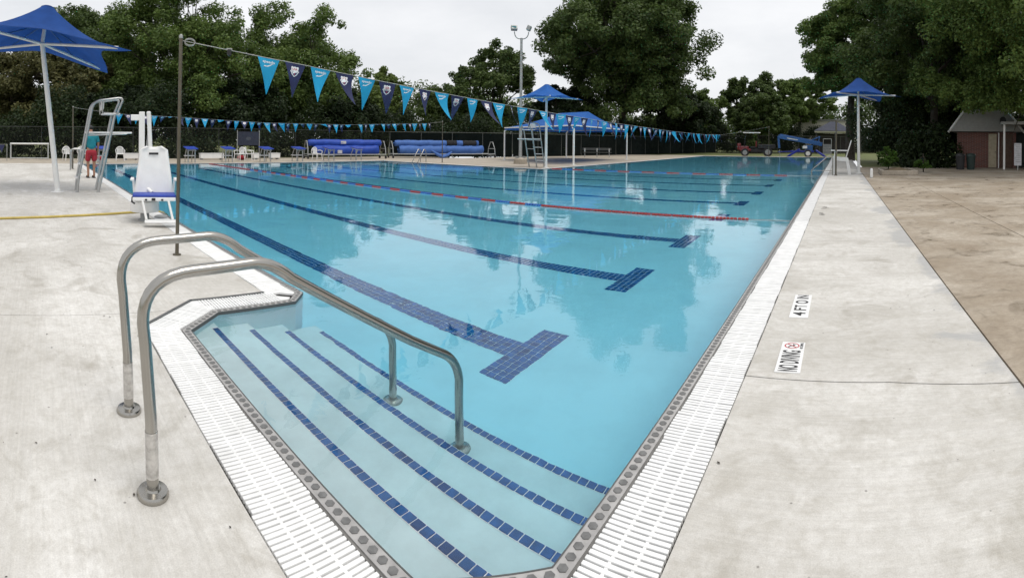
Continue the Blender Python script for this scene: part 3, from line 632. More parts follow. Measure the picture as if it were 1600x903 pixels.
# cord gear near the first pole
t = thing('cord_ratchet', 'dark tightening ratchet hanging on the near pennant cord', 'ratchet', (-5.91, 2.30, 2.50))
b = MB(); b.rbox((0, 0, -0.03), (0.03, 0.05, 0.08), 0.006); b.build('ratchet_body', M['black'], t)
b = MB(); b.box((0, 0, 0.012), (0.02, 0.07, 0.02)); b.build('clip', M['steel_dull'], t)
t = thing('cord_coil', 'small coil of cord tied at the top of the near flag pole', 'cord', (-5.89, 1.72, 2.55))
for k in range(3):
    b = MB(); b.tube([(0.0 + 0.006 * k, 0.06 + 0.065 * math.cos(a), 0.0 + 0.04 * math.sin(a) + 0.006 * k) for a in [2 * math.pi * q / 14 for q in range(15)]], 0.004, 5); b.build('loop', M['rope'], t)
def pole(label, loc, h, r=0.027, lean=(0, 0)):
    t = thing('flag_pole', label, 'pole', loc)
    b = MB(); b.tube([(0, 0, 0), (lean[0], lean[1], h)], r, 12); b.build('post', M['pole'], t, True)
    b = MB(); b.lathe([(r * 2.2, 0), (r * 2.2, 0.012), (r * 1.2, 0.02), (r * 1.05, 0.02)], (0, 0, 0), 16); b.build('floor_collar', M['pole'], t, True)
    b = MB(); b.lathe([(r * 1.1, 0), (r * 1.1, 0.03), (r * 0.5, 0.045)], (lean[0], lean[1], h), 12); b.build('cap', M['galv'], t, True)
pole('tall brown flag pole standing on the left deck beyond the stair rails', (-5.89, 1.64, 0), 2.6, 0.023, (0.0, 0.03))
pole('brown flag pole behind the left lifeguard chair', (-22.7, 1.5, 0), 2.75, 0.03)
pole('thin dark flag pole at the deck edge before the cover reels', (-22.75, 22.97, 0), 2.6, 0.03)
pole('thin flag pole at the far end beside the tractor', (-7.72, 54.6, 0), 3.22, 0.035)
pole('dark brown pole on the right deck beside the white guard chair', (-0.2, 22.85, 0), 2.5, 0.04)

# ------------------------------------------------------------------ umbrellas
def umbrella(label, loc, rz, tilt=(0.0, 0.0), sc=1.0, canopy='canopy', lean=(0, 0)):
    t = thing('shade_umbrella', label, 'umbrella', loc)
    H_ = 3.78; top = Vector((lean[0], lean[1], H_))
    b = MB(); b.tube([(0, 0, 0), top + Vector((0, 0, 0.02))], [0.075, 0.062], 18); b.build('pole', M['whitepaint'], t, True)
    b = MB(); b.lathe([(0.17, 0), (0.17, 0.015), (0.09, 0.02), (0.082, 0.08), (0.07, 0.08)], (0, 0, 0), 20); b.build('base_plate', M['whitepaint'], t, True)
    Rm = Matrix.Translation(top) @ Matrix.Rotation(tilt[0], 4, 'X') @ Matrix.Rotation(tilt[1], 4, 'Y') @ Matrix.Rotation(rz, 4, 'Z') @ Matrix.Scale(sc, 4)
    b = MB(); b.tube([Rm @ Vector((0, 0, -0.02)), Rm @ Vector((0, 0, 0.78))], 0.05, 12); b.build('mast_top', M['whitepaint'], t, True)
    for k in range(4):
        a = math.pi / 4 + k * math.pi / 2; e = Vector((math.cos(a) * 2.25, math.sin(a) * 2.25, -0.10))
        b = MB(); b.tube([Rm @ Vector((0, 0, 0.0)), Rm @ e], 0.036, 10); b.build('arm', M['whitepaint'], t, True)
        b = MB(); m = Vector((math.cos(a) * 1.1, math.sin(a) * 1.1, -0.03)); b.tube([Rm @ Vector((math.cos(a) * 0.05, math.sin(a) * 0.05, 0.45)), Rm @ m], 0.016, 8); b.build('brace', M['bluepaint'], t, True)
    b = MB(); nu, nv = 40, 12
    def fn(u, v):
        a = u * 2 * math.pi; q = ((a + math.pi / 4) % (math.pi / 2)) - math.pi / 4      # 0 at the middle of a side
        k = abs(q) / (math.pi / 4)
        rim = 1.42 + (2.62 - 1.42) * k ** 2.2; zr = 0.06 - 0.22 * k ** 1.6
        r = 0.16 + (rim - 0.16) * v
        z = 0.86 + (zr - 0.86) * (1 - (1 - v) ** 1.75)
        return Rm @ Vector((math.cos(a) * r, math.sin(a) * r, z))
    b.grid(fn, nu, nv); b.build('canopy', M[canopy], t, True)
    b = MB(); b.lathe([(0.165, 0), (0.165, 0.02), (0.10, 0.05), (0.0001, 0.06)], (0, 0, 0), 18); b.v = [tuple(Rm @ (Vector(p) + Vector((0, 0, 0.85)))) for p in b.v]; b.build('cap', M[canopy], t, True)
    return t
umbrella('large blue shade umbrella on a leaning white pole, left deck', (-13.06, 0.48, 0), R_(0), (-0.15, 0.0), 1.08, 'canopy', (0.05, -0.42))
umbrella('blue shade umbrella over the right deck beside the white guard chair', (0.89, 24.47, 0), R_(14), (0, 0.02), 0.88, 'canopy', (-0.06, 0))
umbrella('blue shade umbrella near the corner of the far deck', (-14.89, 22.87, 0), R_(-6), (0, 0), 0.76, 'canopy2', (0, 0))

# ------------------------------------------------------------------ lifeguard chairs (front is local +y)
def guard_chair(label, loc, rz, sc=1.0):
    t = thing('lifeguard_chair', label, 'lifeguard chair', loc, rz); w_ = 0.30
    for s in (-1, 1):
        x = s * w_
        b = MB(); b.tube([(x, -0.30, 0), (x, -0.27, 0.35), (x, 0.02, 1.9)] + arc((x, 0.06, 2.12), (x, 0.10, 2.34), (x, 0.30, 2.36), 6) + [(x, 0.74, 2.42)] + arc((x, 0.8, 2.42), (x, 0.86, 2.42), (x, 0.85, 2.34), 4) + [(x, 0.72, 2.03)], 0.031, 10); b.build('side_rail', M['steel_dull'], t, True)
        b = MB(); b.tube([(x, 0.24, 0), (x, 0.66, 2.0)], 0.036, 10); b.build('front_leg', M['steel_dull'], t, True)
        for y in (-0.30, 0.24):
            b = MB(); b.lathe([(0.05, 0), (0.05, 0.012), (0.03, 0.02)], (x, y, 0), 12); b.build('foot', M['steel_dull'], t)
        b = MB(); b.tube([(x, -0.02, 1.46), (x, 0.98, 1.5)], 0.018, 8); b.build('platform_bearer', M['steel_dull'], t, True)
        b = MB(); b.tube([(x, 0.33, 2.36), (x, 0.34, 2.02)], 0.016, 8); b.build('arm_post', M['steel_dull'], t, True)
    for z in (0.36, 0.72, 1.08):
        y = -0.27 + (z - 0.35) / 1.55 * 0.29; b = MB(); b.rbox((0, y, z), (2 * w_, 0.12, 0.035), 0.008); b.build('ladder_step', M['whiteplastic'], t)
    b = MB(); b.rbox((0, 0.52, 1.53), (0.62, 1.18, 0.045), 0.012); b.build('foot_platform', M['whiteplastic'], t)
    b = MB(); b.rbox((0, 0.58, 2.02), (0.56, 0.44, 0.04), 0.012); b.build('seat', M['whiteplastic'], t)
    b = MB(); b.rbox((0, 0.36, 2.24), (0.56, 0.035, 0.24), 0.01, 0, 0, R_(-6)); b.build('backrest', M['whiteplastic'], t)
    for y, z in ((-0.19, 0.5), (0.44, 1.0)):
        b = MB(); b.tube([(-w_, y, z), (w_, y, z)], 0.016, 8); b.build('cross_bar', M['steel_dull'], t, True)
    return t
guard_chair('tall metal lifeguard chair with ladder on the left deck', (-13.3, 1.28, 0), 0.0)
guard_chair('metal lifeguard chair with ladder beside the far deck umbrella', (-15.5, 22.85, 0), R_(168))
# white wooden guard chair, front towards -x
t = thing('white_guard_chair', 'white wooden high armchair at the end of the right deck', 'guard chair', (-0.05, 24.0, 0))
for s in (-1, 1):
    y = s * 0.3
    b = MB(); b.box((-0.22, y, 0.55), (0.13, 0.07, 1.12), 0, 0, R_(6)); b.build('front_leg', M['whitepaint'], t)
    b = MB(); b.box((0.42, y, 0.36), (0.13, 0.07, 0.78), 0, 0, R_(-10)); b.build('rear_leg', M['whitepaint'], t)
    b = MB(); b.rbox((0.02, s * 0.33, 1.10), (0.82, 0.14, 0.05), 0.01); b.build('armrest', M['whitepaint'], t)
    b = MB(); b.box((0.05, y, 0.71), (0.70, 0.05, 0.18), 0, 0, R_(5)); b.build('seat_rail', M['whitepaint'], t)
for k in range(6):
    b = MB(); b.rbox((-0.22 + 0.1 * k, 0, 0.79 - 0.009 * k), (0.085, 0.6, 0.022), 0.005); b.build('seat_slat', M['whitepaint'], t)
for k in range(5):
    b = MB(); b.rbox((0.42, -0.22 + 0.11 * k, 1.13), (0.045, 0.1, 0.86 + 0.05 * (2 - abs(k - 2))), 0.006, 0, R_(17)); b.build('back_slat', M['whitepaint'], t)
b = MB(); b.box((0.36, 0, 1.0), (0.03, 0.56, 0.07), 0, 0, R_(17)); b.build('back_cleat', M['whitepaint'], t)
b = MB(); b.box((-0.2, 0, 0.30), (0.09, 0.62, 0.03)); b.build('foot_rest', M['whitepaint'], t)

# ------------------------------------------------------------------ pool lift with seat (front towards local -y, turned to the camera)
t = thing('pool_lift', 'white pool access lift with chair on the left deck edge', 'pool lift', (-8.49, 1.79, 0), R_(78))
b = MB(); b.lathe([(0.075, 0), (0.075, 0.2)], (0, 0, 0), 20); b.build('anchor_post', M['greyplastic'], t, True)
b = MB(); b.lathe([(0.11, 0), (0.11, 0.02), (0.08, 0.03)], (0, 0, 0), 20); b.build('deck_flange', M['greyplastic'], t, True)
b = MB(); b.lathe([(0.235, 0.155), (0.245, 0.17), (0.245, 0.325), (0.22, 0.345), (0.10, 0.35), (0.10, 0.40), (0.085, 0.40)], (0, 0, 0), 30); b.build('turntable_drum', M['whiteplastic'], t, True)
b = MB(); b.rbox((-0.06, 0.10, 1.02), (0.10, 0.10, 1.66), 0.012); b.build('mast', M['whitepaint'], t)
b = MB(); b.rbox((0.09, 0.12, 1.18), (0.075, 0.08, 1.36), 0.02, 0, R_(-3)); b.build('actuator', M['whitepaint'], t)
b = MB(); b.rbox((0.03, 0.14, 1.2), (0.05, 0.05, 1.2), 0.012, 0, R_(6)); b.build('lift_arm', M['greyplastic'], t)
b = MB(); b.rbox((-0.17, 0.11, 1.75), (0.16, 0.10, 0.10), 0.012); b.build('motor_box', M['whiteplastic'], t)
b = MB(); b.tube([(-0.06, 0.1, 0.62), (0.12, -0.1, 0.48)], 0.03, 10); b.build('seat_bracket', M['whitepaint'], t, True)
se = MB()
def backfn(u, v):
    ht = 0.82; z = 0.43 + ht * v; hw = (0.335 - 0.115 * v); x = 0.15 + (2 * u - 1) * hw * (1 if v < 0.93 else 1 - 0.45 * ((v - 0.93) / 0.07) ** 2)
    return (x, -0.05 + 0.12 * v - 0.05 * (2 * u - 1) ** 2, z)
se.grid(backfn, 10, 16); m0 = se.mesh('backrest', M['whiteplastic'], True); o = put('backrest', m0, t)
so = o.modifiers.new('thick', 'SOLIDIFY'); so.thickness = 0.03
b = MB(); b.box((0.145, 0.045, 1.135), (0.16, 0.006, 0.035)); lb = b.build('maker_plate', M['inkblack'], t); lb.location = (0, -0.02, 0)
b = MB(); b.rbox((0.15, -0.26, 0.415), (0.70, 0.44, 0.07), 0.02); b.build('seat', M['whiteplastic'], t)
b = MB(); b.rbox((0.15, -0.27, 0.465), (0.70, 0.42, 0.045), 0.018); b.build('seat_pad', M['bluepad'], t)
for s in (-1, 1):
    b = MB(); b.rbox((0.15 + s * 0.36, -0.22, 0.72), (0.06, 0.36, 0.035), 0.01); b.build('armrest', M['whiteplastic'], t)
    b = MB(); b.tube([(0.15 + s * 0.35, -0.05, 0.72), (0.15 + s * 0.33, -0.03, 0.46)], 0.02, 8); b.build('arm_bracket', M['whitepaint'], t, True)
    b = MB(); b.tube([(0.17 + s * 0.21, -0.46, 0.40), (0.24 + s * 0.21, -0.58, 0.10)], 0.02, 8); b.build('leg_rod', M['whitepaint'], t, True)
    b = MB(); b.rbox((0.15 + s * 0.13, -0.487, 0.405), (0.035, 0.012, 0.03), 0.004); b.build('seat_clip', M['black'], t)
b = MB(); b.rbox((0.26, -0.64, 0.085), (0.52, 0.22, 0.03), 0.01); b.build('footplate', M['whiteplastic'], t)
b = MB(); b.rbox((0.14, -0.487, 0.412), (0.06, 0.014, 0.045), 0.004); b.build('buckle', M['black'], t)
b = MB(); b.tube([(-0.20, -0.45, 0.45), (-0.21, -0.44, 0.37), (-0.16, -0.46, 0.34)], 0.016, 6); b.build('belt_strap', M['black'], t)
t = thing('anchor_cap', 'round grey anchor cap on the deck by the lift footplate', 'cap', (-8.75, 2.14, 0))
b = MB(); b.lathe([(0.12, 0), (0.12, 0.02), (0.09, 0.035), (0.0001, 0.04)], (0, 0, 0), 20); b.build('disc', M['greyplastic'], t, True)

# ------------------------------------------------------------------ hose
b = MB(); pts = [(-7.6, -4.2, 0.02), (-8.2, -2.2, 0.02), (-8.6, -0.7, 0.02), (-8.95, 0.5, 0.02), (-9.15, 1.2, 0.02), (-9.3, 1.85, 0.02), (-9.42, 2.2, 0.022), (-9.47, 2.36, -0.03), (-9.5, 2.45, -0.3)]
P3 = []
for i in range(len(pts) - 1):
    for k in range(5): P3.append(Vector(pts[i]).lerp(Vector(pts[i + 1]), k / 5) + Vector((0.02 * math.sin(i * 2.1 + k * 0.7), 0, 0)))
P3.append(Vector(pts[-1])); b.tube([p - Vector((-8.6, -0.7, 0)) for p in P3], 0.022, 9)
o = b.build('garden_hose', M['hose'], None, True, (-8.6, -0.7, 0)); tag(o, 'yellow hose lying across the left deck into the pool', 'hose')

# ------------------------------------------------------------------ person (back to the camera, head bowed)
def skin_body(name, V, E_, rad, mat, parent, lvl=2, loc=(0, 0, 0), rz=0.0):
    me = bpy.data.meshes.new(name); me.from_pydata(V, E_, [])
    o = bpy.data.objects.new(name, me); COL.link(o)
    md = o.modifiers.new('s', 'SKIN'); sb = o.modifiers.new('d', 'SUBSURF'); sb.levels = lvl; sb.render_levels = lvl
    for i, r in enumerate(rad): me.skin_vertices[0].data[i].radius = r if isinstance(r, tuple) else (r, r); me.skin_vertices[0].data[i].use_root = (i == 0)
    dg = bpy.context.evaluated_depsgraph_get(); m2 = bpy.data.meshes.new_from_object(o.evaluated_get(dg)); bpy.data.objects.remove(o); bpy.data.meshes.remove(me)
    m2.materials.clear(); m2.materials.append(mat); m2.name = name; m2.polygons.foreach_set('use_smooth', [True] * len(m2.polygons))
    return put(name, m2, parent, loc, rz)
# local: +y is the way the person faces, x to the right
t = thing('person', 'person in teal shirt and red shorts standing beside the left lifeguard chair', 'person', (-17.6, 1.80, 0.0), R_(96))
V = [(0, 0, 1.00), (0, 0.0, 1.15), (0, -0.01, 1.32), (0, 0.0, 1.47), (0, 0.04, 1.57), (0, 0.10, 1.66), (0, 0.15, 1.76),
     (0.10, 0, 0.95), (0.11, 0.02, 0.52), (0.11, -0.01, 0.10), (0.11, 0.09, 0.045), (0.11, 0.17, 0.035),
     (-0.10, 0, 0.95), (-0.10, 0.05, 0.52), (-0.09, 0.03, 0.10), (-0.09, 0.13, 0.045), (-0.09, 0.21, 0.035),
     (0.19, 0.0, 1.46), (0.25, -0.01, 1.18), (0.25, 0.06, 0.94), (0.245, 0.09, 0.86), (-0.19, 0.0, 1.46), (-0.26, -0.02, 1.18), (-0.27, 0.05, 0.94), (-0.265, 0.08, 0.86)]
E_ = [(0, 1), (1, 2), (2, 3), (3, 4), (4, 5), (5, 6), (0, 7), (7, 8), (8, 9), (9, 10), (10, 11), (0, 12), (12, 13), (13, 14), (14, 15), (15, 16), (3, 17), (17, 18), (18, 19), (19, 20), (3, 21), (21, 22), (22, 23), (23, 24)]
rad = [(0.15, 0.11), (0.145, 0.10), (0.165, 0.11), (0.12, 0.08), 0.055, (0.075, 0.085), (0.07, 0.08), 0.085, 0.058, 0.042, 0.04, 0.03, 0.085, 0.058, 0.042, 0.04, 0.03, 0.06, 0.043, 0.033, 0.03, 0.06, 0.043, 0.033, 0.03]
skin_body('body', V, E_, rad, M['skin'], t)
for s in (1, -1):
    hx_ = 0.245 if s > 0 else -0.265
    for q, (dx, dy, L_) in enumerate(((-0.018, 0.03, 0.075), (-0.006, 0.022, 0.085), (0.006, 0.014, 0.082), (0.017, 0.004, 0.068), (-0.012, 0.05, 0.05))):
        b = MB(); b.tube([(hx_ + dx * 0.6, 0.085 + dy, 0.85), (hx_ + dx, 0.095 + dy, 0.85 - L_ * 0.55), (hx_ + dx - 0.004 * s, 0.105 + dy, 0.85 - L_)], [0.010, 0.009, 0.007], 6); b.build('finger', M['skin'], t, True)
skin_body('shirt', [(0, 0, 0.96), (0, 0, 1.15), (0, -0.01, 1.32), (0, 0.0, 1.46), (0, 0.01, 1.52), (0.19, 0.0, 1.46), (0.24, -0.01, 1.22), (-0.19, 0.0, 1.46), (-0.25, -0.02, 1.22)], [(0, 1), (1, 2), (2, 3), (3, 4), (3, 5), (5, 6), (3, 7), (7, 8)],
          [(0.185, 0.14), (0.18, 0.135), (0.195, 0.14), (0.15, 0.105), (0.075, 0.075), 0.082, 0.075, 0.082, 0.075], M['teal'], t)
skin_body('shorts', [(0, 0, 1.02), (0, 0, 0.92), (0.105, 0.0, 0.84), (0.115, 0.02, 0.56), (-0.105, 0.0, 0.84), (-0.105, 0.045, 0.56)], [(0, 1), (1, 2), (2, 3), (1, 4), (4, 5)],
          [(0.165, 0.125), (0.16, 0.125), 0.115, 0.105, 0.115, 0.105], M['redcloth'], t)
b = MB(); b.ball((0, 0.115, 1.735), 0.098, 14, 10, (0.92, 1.05, 1.08)); b.build('hair', M['hair'], t, True)
for s, y in ((0.11, 0.07), (-0.09, 0.11)):
    b = MB(); b.rbox((s, y, 0.018), (0.10, 0.27, 0.034), 0.014); b.rbox((s, y + 0.03, 0.06), (0.105, 0.05, 0.05), 0.014); b.build('sandal', M['black'], t)

# ------------------------------------------------------------------ white plastic chairs
def plastic_chair():
    t = thing('plastic_chair', 'x', 'chair')
    b = MB(); b.rbox((0, 0, 0.42), (0.48, 0.46, 0.035), 0.012); b.build('seat', M['whiteplastic'], t)
    for sx in (-1, 1):
        for sy in (-1, 1):
            b = MB(); b.tube([(sx * 0.21, sy * 0.2, 0.42), (sx * 0.26, sy * 0.25, 0.0)], [0.028, 0.02], 7); b.build('leg', M['whiteplastic'], t, True)
        b = MB(); b.tube([(sx * 0.24, 0.2, 0.42), (sx * 0.27, 0.2, 0.62), (sx * 0.27, -0.05, 0.66), (sx * 0.26, -0.23, 0.64)], 0.022, 7); b.build('armrest', M['whiteplastic'], t, True)
    b = MB(); P = [(math.sin(a) * 0.25, -0.23 - 0.1 * (1 - math.cos(a)) / 2 - 0.05, 0.60 + 0.26 * math.cos(a)) for a in [R_(-125 + 250 * k / 16) for k in range(17)]]
    b.tube([(-0.22, -0.2, 0.43)] + P + [(0.22, -0.2, 0.43)], 0.024, 7); b.build('back_frame', M['whiteplastic'], t, True)
    for k in range(5):
        x = -0.15 + 0.075 * k; b = MB(); b.box((x, -0.27, 0.62), (0.045, 0.014, 0.40 + 0.04 * (2 - abs(k - 2))), 0, R_(9)); b.build('back_slat', M['whiteplastic'], t)
    return t
pc = plastic_chair()
CH = [(-30.9, 1.75, -70, 'leftmost white plastic chair, behind the far stair rails'), (-30.9, 2.65, -75, 'white plastic chair behind the person in teal'), (-30.6, 4.9, -95, 'white plastic chair between the left guard chair and the lift'),
      (-30.7, 7.35, -90, 'white plastic chair half hidden behind the lift mast'), (-30.2, 12.5, -150, 'white plastic chair tight behind a starting block, turned aside'), (-30.4, 13.3, -40, 'white plastic chair below the navy banner'), (-30.0, 18.2, -80, 'white plastic chair at the left end of the cover reels')]
for i, (x, y, a, l) in enumerate(CH):
    c = pc if i == 0 else clone(pc); c.location = (x, y, 0); c.rotation_euler = (0, 0, R_(a)); c['label'] = l; c['group'] = 'white plastic chairs on the far deck'

# ------------------------------------------------------------------ starting blocks (front local +x towards the pool)
def start_block():
    t = thing('starting_block', 'x', 'starting block')
    b = MB(); b.rbox((0, 0, 0.74), (0.66, 0.56, 0.05), 0.015, 0, R_(9)); b.build('top_board', M['bluepad'], t)
    b = MB(); b.rbox((-0.03, 0, 0.695), (0.5, 0.4, 0.03), 0.008, 0, R_(9)); b.build('board_frame', M['whitepaint'], t)
    for s in (-1, 1):
        b = MB(); b.tube([(0.16, s * 0.17, 0), (0.14, s * 0.17, 0.7)], 0.028, 8); b.build('front_leg', M['steel_dull'], t, True)
        b = MB(); b.tube([(-0.36, s * 0.17, 0), (-0.34, s * 0.17, 0.35), (-0.12, s * 0.17, 0.72)], 0.022, 8); b.build('rear_leg', M['steel_dull'], t, True)
    b = MB(); b.rbox((-0.18, 0, 0.34), (0.42, 0.46, 0.04), 0.01); b.build('step_board', M['whiteplastic'], t)
    b = MB(); b.tube([(0.2, -0.22, 0.6), (0.2, 0.22, 0.6)], 0.016, 7); b.build('grip_bar', M['steel_dull'], t, True)
    return t
sb0 = start_block()
BL = [(3.5, 'starting block behind the person in red shorts'), (6.05, 'starting block hidden behind the pool lift chair'), (8.6, 'blue topped starting block just right of the tall flag pole'), (10.9, 'blue starting block with white chair right behind it'),
      (13.4, 'blue starting block under the right edge of the navy banner'), (15.65, 'blue starting block standing alone left of the cover reels'), (18.0, 'blue starting block before the left half of the blue cover reel'), (20.2, 'last starting block, before the right half of the blue cover reel')]
for i, (y, l) in enumerate(BL):
    c = sb0 if i == 0 else clone(sb0); c.location = (-28.1, y, 0); c.scale = (1.22, 1.22, 1.15); c['label'] = l; c['group'] = 'starting blocks in a row'
# low white benches behind the blocks
for (y0, y1, x, l) in ((5.3, 6.2, -31.6, 'low white bench wall behind the lift chair'), (10.3, 11.9, -31.6, 'long low white bench between two starting blocks'), (14.0, 14.4, -31.5, 'short white bench end right of the chairs'), (15.3, 16.0, -31.5, 'white bench left of the lone starting block')):
    t = thing('low_bench', l, 'bench', (x, (y0 + y1) / 2, 0)); L_ = y1 - y0
    b = MB(); b.rbox((0, 0, 0.25), (0.42, L_, 0.3), 0.02); b.build('bench_box', M['whiteplastic'], t)
    for s in (-1, 1): b = MB(); b.box((0, s * (L_ / 2 - 0.12), 0.05), (0.36, 0.1, 0.1)); b.build('foot', M['greyplastic'], t)
    b = MB(); b.rbox((0, 0, 0.42), (0.46, L_ + 0.04, 0.035), 0.01); b.build('lid', M['whiteplastic'], t)
for (x, y, l) in ((-31.0, 3.6, 'red swim bag lying left of the white chair'), (-31.2, 6.6, 'dark red bag lying behind the lift'), (-31.0, 13.0, 'dark red bag below the navy banner chairs')):
    t = thing('bag', l, 'bag', (x, y, 0)); b = MB(); b.ball((0, 0, 0.16), 0.2, 12, 8, (1, 1.6, 0.8)); b.build('bag_body', M['redcloth'], t, True)
    b = MB(); b.tube([(0.02, -0.15, 0.28), (0.05, 0, 0.4), (0.02, 0.15, 0.28)], 0.015, 6); b.build('strap', M['black'], t, True)
# navy banner on two posts
t = thing('banner_board', 'dark navy banner board behind the white chairs', 'banner', (-32.9, 14.3, 0), R_(0))
b = MB(); b.box((0, 0, 1.42), (0.03, 1.62, 0.96)); b.build('banner_sheet', M['banner'], t)
for s in (-1, 1): b = MB(); b.cyl((0, s * 0.84, 0), (0, s * 0.84, 2.0), 0.03, n=10); b.build('banner_post', M['galv'], t)
b = MB(); b.ball((0.02, 0.0, 1.42), 0.2, 16, 8, (0.02, 1, 0.6)); b.build('faint_emblem', simple('faint_grey_print', (0.06, 0.07, 0.09), 0.7), t)

# ------------------------------------------------------------------ pool cover reels
def cover_reel(label, p0, p1, mats, rolls, ext=0.0):
    p0, p1 = Vector(p0), Vector(p1); d = p1 - p0; L_ = d.length; rz = math.atan2(d.y, d.x)
    t = thing('cover_reel', label, 'cover reel', (p0.x, p0.y, 0), rz)
    for x in (0.0, L_):
        b = MB(); b.tube([(x, -0.62, 0.16), (x, -0.55, 0.75), (x, -0.2, 1.30), (x, 0.2, 1.30), (x, 0.55, 0.75), (x, 0.62, 0.16)], 0.035, 8); b.build('end_frame', M['galv'], t, True)
        b = MB(); b.tube([(x, -0.55, 0.75), (x, 0.55, 0.75)], 0.03, 8); b.build('cross_bar', M['galv'], t, True)
        b = MB(); b.tube([(x, -0.62, 0.2), (x, 0.62, 0.2)], 0.03, 8); b.build('lower_bar', M['galv'], t, True)
        for s in (-1, 1):
            b = MB(); b.cyl((x - 0.04, s * 0.62, 0.13), (x + 0.04, s * 0.62, 0.13), 0.13, n=14); b.build('caster', M['black'], t, True)
    for s in (-1, 1): b = MB(); b.tube([(0, s * 0.6, 0.32), (L_, s * 0.6, 0.32)], 0.028, 8); b.build('long_bar', M['galv'], t, True)
    for (xa, xb, z, y, r, m, sag) in rolls:
        b = MB(); nn = 22; an = 18
        def fn(u, v, xa=xa, xb=xb, z=z, y=y, r=r, sag=sag):
            a = v * 2 * math.pi; x = xa + (xb - xa) * u
            rr = r * (1 + 0.05 * math.sin(u * 17 + a * 2) + 0.04 * math.sin(u * 41 + a * 3) - (0.16 if u < 0.03 or u > 0.97 else 0)) * (1 + sag * (0.3 if math.sin(a) < -0.4 else 0))
            return (x, y + rr * math.cos(a), z + rr * math.sin(a) - sag * 0.12 * math.sin(u * math.pi))
        b.grid(fn, nn, an); b.tube([(xa - 0.1, y, z), (xb + 0.1, y, z)], 0.05, 8); b.lathe([(0.0001, 0), (r * 0.84, 0.0)], (0, 0, 0), 12)
        for q in range(len(b.v) - 24, len(b.v)): vx, vy, vz = b.v[q]; b.v[q] = (xa + 0.02, y + vx, z + vy)
        b.build('cover_roll', M[m], t, True)
    return t
t = cover_reel('blue pool covers rolled on a reel behind the starting blocks', (-31.9, 18.4, 0), (-30.2, 24.1, 0), None, [(0.12, 5.75, 1.16, 0.0, 0.25, 'cover', 0.0), (0.5, 5.5, 0.66, -0.12, 0.36, 'cover', 0.25)])
b = MB(); b.box((2.75, -0.255, 1.2), (0.4, 0.01, 0.2)); b.build('notice', M['paper'], t); b = MB(); b.box((2.4, -0.52, 0.52), (0.34, 0.01, 0.24)); b.build('notice', M['paper'], t)
t = cover_reel('faded blue pool covers with black patches on the right reel', (-30.7, 25.3, 0), (-27.4, 33.6, 0), None, [(0.3, 4.7, 1.16, 0.0, 0.25, 'cover2', 0.0), (4.7, 5.6, 1.16, 0.0, 0.262, 'coverblack', 0.0), (5.6, 6.15, 1.16, 0, 0.25, 'cover2', 0.0), (6.15, 7.4, 1.16, 0, 0.26, 'coverblack', 0.0), (7.4, 7.6, 1.16, 0, 0.25, 'cover2', 0.0),
                (0.6, 4.6, 0.66, -0.12, 0.36, 'cover2', 0.35), (4.6, 8.0, 0.68, -0.12, 0.33, 'cover2', 0.15)])
b = MB(); b.tube([(3.2, -0.5, 0.62), (3.6, -0.6, 0.35), (4.1, -0.66, 0.1), (4.6, -0.6, 0.25), (5.0, -0.5, 0.5)], [0.06, 0.12, 0.16, 0.13, 0.06], 8); b.build('loose_fold', M['cover2'], t, True)
# empty reel frame at the far left
t = thing('empty_reel_frame', 'empty pale metal reel frame at the far left', 'reel frame', (-31.5, -0.6, 0), R_(90))
for x in (-1.15, 1.15):
    for s in (-1, 1): b = MB(); b.tube([(x, s * 0.35, 0.06), (x, s * 0.1, 1.0)], 0.04, 8); b.build('leg', M['galv'], t, True)
b = MB(); b.tube([(-1.2, 0, 1.0), (1.2, 0, 1.0)], 0.05, 10); b.build('top_tube', M['whitepaint'], t, True)
b = MB(); b.tube([(-1.15, -0.34, 0.12), (1.15, -0.34, 0.12)], 0.035, 8); b.build('bottom_tube', M['galv'], t, True)
# loose pennant line at the far left
t = thing('pennant_line', 'short cord with one sky blue pennant at the far left', 'pennant line', (-30.0, -4.2, 0))
b = MB(); b.tube([(0, -1.2, 0.95), (0, 0, 0.92), (0, 2.3, 0.98)], 0.007, 6); b.build('cord', M['rope'], t)
o = put('pennant', PEN[0][0]['c'], t, (0, 1.55, 0.95), R_(90)); o.scale = (1, 1, 1.1)
o = put('pennant', PEN[1][0]['n'], t, (0, 2.0, 0.95), R_(90))
for y in (-1.2, 2.3): b = MB(); b.cyl((0, y, 0), (0, y, 1.0), 0.02, n=8); b.build('stake', M['galv'], t)

# ------------------------------------------------------------------ pool ladder on the short edge
t = thing('pool_ladder', 'stainless pool ladder rails on the edge before the faded covers', 'ladder', (-23.9, 21.85, 0))
for s in (-1, 1):
    x = s * 0.26; b = MB(); b.tube([(x, 0.55, 0), (x, 0.55, 0.5)] + arc((x, 0.55, 0.66), (x, 0.5, 0.85), (x, 0.35, 0.82), 5) + [(x, -0.16, 0.02), (x, -0.3, -0.3), (x, -0.3, -1.0)], 0.026, 10); b.build('side_rail', M['steel'], t, True)
for z in (-0.3, -0.6, -0.9): b = MB(); b.box((0, -0.3, z), (0.5, 0.08, 0.03)); b.build('tread', M['whiteplastic'], t)
